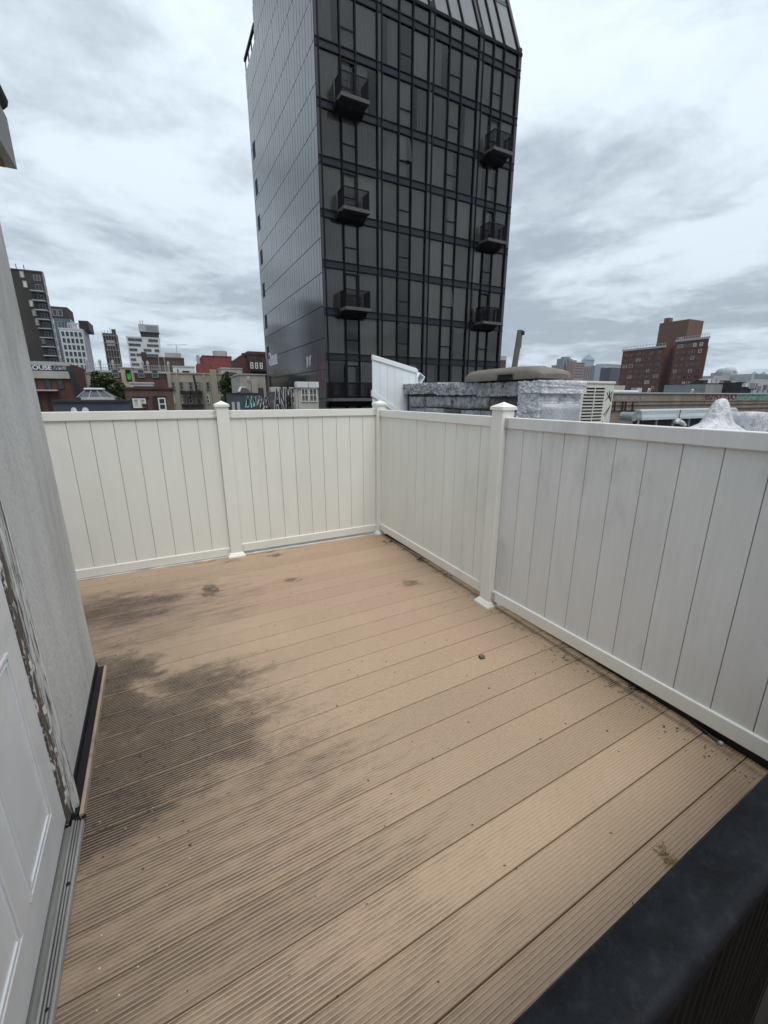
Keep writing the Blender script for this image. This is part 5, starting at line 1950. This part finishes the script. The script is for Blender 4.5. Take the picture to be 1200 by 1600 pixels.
# public housing tower
X = 215.0
pL, pM = PX(974, 545, X=X), PX(1040, 538.5, X=X)
zroof = pM.z
t = thing('brick_tower', 'tall red brick housing tower with a raised brown core at right', 'apartment tower', (X + 10, (pL.y + pM.y) / 2, -14))
X2 = X + 8
yA, yB = pL.y, pM.y
yC0, yC1 = PX(1057, 533, X=X - 2).y, PX(1108, 530, X=X - 2).y
part('wall', MB().box(X, X + 22, yB, yA, -14, zroof - 1.2), M_btwr, t)
part('wall', MB().box(X + 5, X + 24, yC0 - .5, yB - .01, -14, zroof), M_btwr, t)
zz_ = PX(1080, 532, X=X - 2).z
fp = [(X - 2, yC1), (X + 20, yC1 * (X + 20) / (X - 2) + .6), (X + 20, yC0 + 8), (X - 2, yC0)]
part('wall', MB().prism([(x, y, -14) for x, y in fp], [(x, y, zz_) for x, y in fp]), M_btwr, t)
zr2 = PX(1080, 532, X=X - 2).z
cy0, cy1 = PX(1031, 505, X=X + 6).y, PX(1077, 500, X=X + 6).y
zcore = PX(1060, 501, X=X + 6).z
part('core', MB().box(X + 6, X + 18, cy1, cy0, zroof - 4, zcore), M_btwr2, t)
part('chimney', MB().box(X + 7, X + 10, lerp(cy0, cy1, .18) - 1.2, lerp(cy0, cy1, .18) + 1.2, zcore, zcore + 2.2), M_btwr2, t)
for (yy0, yy1, xx, zz) in ((yB, yA, X, zroof - 1.2), (yC1, yC0, X - 2, zr2)):
    mb = MB()
    mb.box(xx - .3, xx + .2, yy0 - .3, yy1 + .3, zz + .003, zz + .9)
    part('coping', mb, M_conc, t)
    mb = MB()
    mb.box(xx - .1, xx, yy0, yy1, zz + 1.9, zz + 2.05)
    for i in range(15):
        y = lerp(yy0, yy1, i / 14)
        mb.box(xx - .1, xx, y - .08, y + .08, zz + .9, zz + 1.9)
    part('railing', mb, M_conc, t)
rr = random.Random(6)
fl_h = 2.75
for (yy0, yy1, xx, zz, cols) in ((yB, yA, X, zroof - 1.2, (.05, .21, .37, .50, .66, .84)), (yC1, yC0, X - 2, zr2, (.07, .24, .42, .56, .75))):
    for r in range(14):
        for c in cols:
            y = yy1 - (yy1 - yy0) * c
            wd_ = rr.choice([1.3, 1.3, 2.2])
            window(t, '-X', (xx, y, zz - fl_h * (r + 1)), wd_, 1.45, .2 if rr.random() < .3 else .1, .08, 'h' if rr.random() < .5 else '', M_frame if rr.random() < .15 else mat('brown_window_frame', (.13, .105, .095), .6, .2, .3))
for r in range(13):
    for c in (.3, .7):
        window(t, '-X', (X + 5, lerp(yB, yC0, c), zroof - fl_h * (r + 1)), 1.3, 1.4, .14, .08, 'h', M_frameg)
window(t, '-X', (X + 6, lerp(cy0, cy1, .8), zroof + 1.5), 1.6, 1.6, .2, .08, 'v', M_frame)

# skyline, far away
M_sky1 = mat('far_blue_grey', (.20, .235, .27), .7, .1, .01)
M_sky2 = mat('far_brick', (.29, .185, .155), .8, .12, .02)
M_sky3 = mat('far_pale', (.42, .44, .45), .8, .1, .01)
M_sky4 = mat('far_glass', (.22, .32, .42), .2, .1, .01, spec=.6)
M_sky5 = mat('far_dark', (.06, .07, .09), .6, .1, .02)


def sky_tower(name, label, xa, xb, yt, Y, m, dep=None, bands=0, vert=0, bm_=None):
    x0, x1, z1 = front(xa, xb, yt, Y)
    t = building(name, label, 'skyscraper', x0, x1, Y, Y + (dep or (x1 - x0) * .6), z1, m, group='far skyline')
    bm_ = bm_ or M_sky5
    for k in range(bands):
        z = lerp(PX(xa, 592, Y=Y).z, z1, (k + .5) / bands)
        h = (z1 - PX(xa, 592, Y=Y).z) / bands * .4
        part('window_band', MB().box(x0 + (x1 - x0) * .06, x1 - (x1 - x0) * .06, Y - .3, Y - .02, z, z + h), bm_, t)
    for k in range(vert):
        x = lerp(x0, x1, (k + .35) / vert)
        part('window_strip', MB().box(x, x + (x1 - x0) / vert * .4, Y - .4, Y - .05, -14, z1 - (z1 + 14) * .04), bm_, t)
    return t, x0, x1, z1


sky_tower('pale_block', 'pale low block left of the grey blue skyline tower', 866, 882, 581, 420, M_sky3, 20, 2)
sky_tower('brick_slab', 'small pinkish brick slab peeking left of the grey blue skyline tower', 875, 883, 570, 600, M_sky2, 20, 3)
t, x0, x1, z1 = sky_tower('grey_skyscraper', 'grey blue skyline tower with rounded top', 881, 895, 560, 520, M_sky1, 14, 0, 3)
mb = MB()
cx_ = (x0 + x1) / 2 + .5
mb.tube([(cx_, 526, z1 - 1), (cx_, 526, z1 + 3)], (x1 - x0) * .36, 14)
part('crown', mb, M_sky1, t)
sky_tower('brown_skyscraper', 'brown grey skyline tower stepping right of the rounded one', 893, 901.5, 562.5, 560, mat('far_brown', (.22, .20, .20), .8, .1, .02), 18, 0, 2)
sky_tower('brick_skyscraper', 'orange brick skyline block left of the pointed glass tower', 899, 914, 566, 500, M_sky2, 16, 6)
sky_tower('brown_slab', 'dull brown skyline slab at the foot of the pointed glass tower', 913, 926, 572, 540, mat('far_brown_red', (.23, .17, .16), .8, .1, .02), 16, 0, 4)
t, x0, x1, z1 = sky_tower('pointed_skyscraper', 'pale blue glass skyscraper with a pyramid top', 917.5, 929, 561, 1500, M_sky4, None, 0, 3, M_sky1)
pk = PX(923, 552.5, Y=1500)
xm_, ym_ = (x0 + x1) / 2, 1500 + (x1 - x0) * .3
mb = MB()
b4 = [(x0, 1500, z1 + .1), (x1, 1500, z1 + .1), (x1, 1500 + (x1 - x0) * .6, z1 + .1), (x0, 1500 + (x1 - x0) * .6, z1 + .1)]
for i in range(4):
    mb.poly([b4[i], b4[(i + 1) % 4], (xm_, ym_, pk.z)])
part('pyramid', mb, M_sky1, t)
part('plant_band', MB().box(x0 + 2, x1 - 2, 1499, 1499.9, z1 - 9, z1 - 4), M_sky5, t)
part('mast', MB().tube([(xm_, ym_, pk.z - 2), (xm_, ym_, pk.z + 12)], .7, 5), M_sky1, t)
sky_tower('blue_slab', 'blue glass slab right of the pointed skyscraper', 930, 946, 571, 700, mat('far_slate_blue', (.13, .18, .26), .3, .1, .01), 20, 5, 0, M_sky4)
sky_tower('wide_slab', 'wide pale grey skyline slab behind the red brick tower', 944, 974, 568, 640, M_sky3, 20, 3, 0, M_sky1)
sky_tower('white_slab', 'narrow white block with dark square windows in front of the skyline', 939, 947, 577, 380, M_sky3, 8, 3)
sky_tower('grey_slab', 'pale grey ribbed block between the white block and the dark block', 946, 957, 572, 390, M_sky3, 10, 0, 4, M_sky1)
sky_tower('dark_block', 'dark navy block touching the left side of the red brick tower', 955, 976, 574, 300, M_sky5, 12, 0)

t, x0, x1, z1 = sky_tower('domed_building', 'grey domed building on the skyline right of the brick tower', 1129, 1143, 582, 700, M_sky1, 30)
mb = MB()
n = 8
cx_ = (x0 + x1) / 2
r_ = (x1 - x0) / 2
hz = PX(1136, 575, Y=700).z - z1
mb.tube([(cx_, 715, z1 + hz * math.sin(i / n * PI / 2)) for i in range(n)], [max(.3, r_ * .6 * math.cos(i / n * PI / 2)) for i in range(n)], 14)
part('dome', mb, M_sky1, t)
t, x0, x1, z1 = sky_tower('pale_domed_building', 'smaller pale building beside the domed one', 1143, 1153, 580, 720, M_sky3, 30)
mb = MB()
cx_, r_ = (x0 + x1) / 2, (x1 - x0) / 2
mb.tube([(cx_, 735, z1 + r_ * .8 * math.sin(i / n * PI / 2)) for i in range(n)], [max(.3, r_ * math.cos(i / n * PI / 2)) for i in range(n)], 12)
part('dome', mb, M_sky3, t)
t, x0, x1, z1 = sky_tower('long_beige_building', 'long beige building with rows of small windows and an arch', 1116, 1177, 587, 260, mat('far_beige', (.36, .34, .31), .85, .1, .03), 14)
grid(t, '-Y', lerp(x0, x1, .42), x1 - 5, 260, PX(1140, 597, Y=260).z, z1 - .3, 12, 2, .55, .6, fr=.15, th=.1, bars='v', m=M_frame)
a, b = PX(1168, 590, Y=260).x, PX(1172, 590, Y=260).x
mb = MB()
mb.tube([(a, 259.8, PX(1168, 598, Y=260).z), (a, 259.8, z1 - 1.6), ((a + b) / 2, 259.8, z1 - .8), (b, 259.8, z1 - 1.6), (b, 259.8, PX(1168, 598, Y=260).z)], .5, 6)
part('arch', mb, M_iron, t)
t, x0, x1, z1 = sky_tower('teal_office', 'teal glass office building at the right edge of the skyline', 1176, 1230, 584, 240, M_conc, 20, 4, 0, M_teal)
for i, (xp, yp) in enumerate(((1185, 580), (1199, 580))):
    a = PX(xp, yp, Y=245)
    zb0 = z1
    mb = MB()
    for k in range(4):
        p = [(a.x - 3, 245, zb0), (a.x + 3, 245, zb0), (a.x + 3, 251, zb0), (a.x - 3, 251, zb0)]
        mb.poly([p[k], p[(k + 1) % 4], (a.x, 248, a.z)])
    part('roof_peak', mb, M_sky1, t)
sky_tower('blue_strip_block', 'blue grey block at the right foot of the red brick tower', 1088, 1110, 592, 180, M_sky1, 8, 3)
Y = 60.0
x0, x1, z1 = front(1104, 1161, 599.5, Y)
t = building('grey_roof_block', 'plain grey rendered block above the graffiti building', 'building', x0, x1, Y, Y + 10, z1, mat('grey_render', (.24, .245, .26), .9, .12, .5), cop=M_iron, ch=.15)
part('vent', MB().box(PX(1144, 609, Y=Y).x, PX(1147.5, 609, Y=Y).x, Y - .08, Y - .004, PX(1144, 610, Y=Y).z, PX(1144, 608, Y=Y).z), M_dark, t)
rr = random.Random(9)
for i in range(9):
    a = lerp(x0, x1, (i + .2) / 9)
    mb = MB().box(a, a + rr.uniform(1, 3.2), Y + 1, Y + 3, z1, z1 + rr.uniform(.5, 1.6))
    part('rooftop_unit', mb, rr.choice([M_conc, M_iron, M_white, M_frameg]), t)
Y = 56.0
for lab, xa, xb, yt, m_ in (('dark clutter of pipes right of the plain grey block', 1160, 1176, 597, M_iron), ('grey stepped roof house near the right edge', 1176, 1215, 601, M_conc)):
    x0, x1, z1 = front(xa, xb, yt, Y)
    t = building('roof_house', lab, 'building', x0, x1, Y, Y + 6, z1, m_)
    for i in range(5):
        a = lerp(x0, x1, (i + .1) / 5)
        part('rooftop_unit', MB().box(a, a + rr.uniform(.4, 1.4), Y - .8, Y - .01, z1 - rr.uniform(.8, 1.6), z1 + rr.uniform(-.4, .4)), rr.choice([M_conc, M_frameg, M_white, M_iron]), t)

# ------------------------------------------------------------------ litter on the deck
p = PX(1085, 1130, Z=.006)
q2 = PX(1128, 1163, Z=.008)
rod = thing('steel_rod', 'steel rod with a ball end lying under the weathered fence panel', 'rod', p)
d_ = (q2 - p)
part('rod', MB().tube([p, p + d_ * .9], .0045, 8), mat('dark_steel', (.12, .12, .12), .35, .2, 20, metal=.8), rod)
part('sleeve', MB().tube([p - d_ * .1, p + d_ * .5], .009, 8), M_black, rod)
mb = MB()
c = p + d_ * .95
mb.tube([c + d_.normalized() * (-.011 + .022 * i / 6) for i in range(7)], [.002, .008, .0105, .0115, .0105, .008, .002], 10)
part('ball', mb, M_galv, rod)


def crumple(name, label, cat, c, r, m, seed, n=14, flat=.4):
    q = random.Random(seed)
    mb = MB()
    for i in range(n):
        a = c + Vector((q.uniform(-r, r), q.uniform(-r, r), .003 + q.uniform(0, r * flat)))
        b = a + Vector((q.uniform(-r, r), q.uniform(-r, r), q.uniform(-.3, .3) * r * flat))
        m2 = (a + b) / 2 + Vector((q.uniform(-r, r) * .4, q.uniform(-r, r) * .4, q.uniform(0, r * flat)))
        mb.tube([a, m2, b], [r * .05, r * .10, r * .03], 5)
    return solo(name, mb, m, label, cat)


M_straw = mat('straw', (.30, .20, .08), .8, .3, 30)
crumple('straw_tuft', 'tuft of yellow straw near the black parapet', 'straw', PX(1040, 1338, Z=0), .022, M_straw, 2, 22)
crumple('black_scrap', 'crumpled black scrap under the middle of the weathered panel', 'scrap', PX(993, 1079, Z=0), .028, M_black, 3, 16, .6)
crumple('dead_twig', 'dark twig on the boards by the corner post', 'twig', PX(606, 847, Z=0), .04, M_black, 4, 7, .2)
crumple('dead_twig', 'bent dark wire under the cream right panel', 'wire', PX(704, 902, Z=0), .04, M_black, 5, 5, .5)
crumple('dead_twig', 'thin dark twig tangle under the cream right panel near the corner', 'twig', PX(655, 874, Z=0), .045, M_black, 6, 8, .2)
st = rough('pebble', -.014, .014, -.012, .012, 0, .018, mat('brown_pebble', (.16, .11, .085), .8, .3, 60), None, .008, .003, 5)
tag(st, 'small brown pebble on the open boards', 'pebble')
st.location = PX(753, 1028, Z=0.001)
q = random.Random(8)
mb = MB()
for i in range(20):
    a = Vector((0, 0, 0))
    if i < 13:
        b = HB(-.36 + abs(q.gauss(0, .12)), q.uniform(.85, 1.55), .003)
    else:
        b = PX(q.uniform(150, 700), q.uniform(1000, 1500), Z=.003)
    s_ = q.uniform(.0012, .0036)
    an = q.uniform(0, PI)
    u = Vector((math.cos(an), math.sin(an), 0)) * s_
    v = Vector((-math.sin(an), math.cos(an), .3)) * s_ * q.uniform(.3, .8)
    mb.prism([b + u, b + v, b - u, b - v], [b + u * .8 + Vector((0, 0, .002)), b + v * .8 + Vector((0, 0, .002)), b - u * .8 + Vector((0, 0, .002)), b - v * .8 + Vector((0, 0, .002))])
struct('paint_flakes', mb, M_frame, 'stuff')
mb = MB()
for i in range(420):
    if i < 260:
        b = Vector((1.955 - abs(q.gauss(0, .05)), q.uniform(.3, 4.0), .002))
    else:
        b = Vector((q.uniform(-.5, 1.9), q.uniform(.4, 4.0), .002))
    s_ = q.uniform(.002, .0065)
    an = q.uniform(0, PI)
    u = Vector((math.cos(an), math.sin(an), 0)) * s_
    v = Vector((-math.sin(an), math.cos(an), .2)) * s_ * q.uniform(.2, .7)
    mb.prism([b + u, b + v, b - u, b - v], [b + u * .7 + Vector((0, 0, .002)), b + v * .7 + Vector((0, 0, .002)), b - u * .7 + Vector((0, 0, .002)), b - v * .7 + Vector((0, 0, .002))])
struct('dark_debris', mb, mat('dead_leaf_debris', (.05, .038, .028), .9, .3, 30), 'stuff')

# ------------------------------------------------------------------ light city haze
mb = MB().box(-3900, 3900, -3900, 3900, -15.5, 330)
hz = mb.mesh('haze', [])
hm = bpy.data.materials.new('haze')
hm.use_nodes = True
hm.node_tree.nodes.clear()
_t = NT(hm.node_tree)
_v = _t.n('ShaderNodeVolumePrincipled', None, Color=(0.80, 0.88, 0.95), Density=0.00010)
_o = _t.n('ShaderNodeOutputMaterial')
hm.node_tree.links.new(_v.outputs[0], _o.inputs['Volume'])
hz.materials.append(hm)
ho = inst('haze', hz)
ho['kind'] = 'stuff'
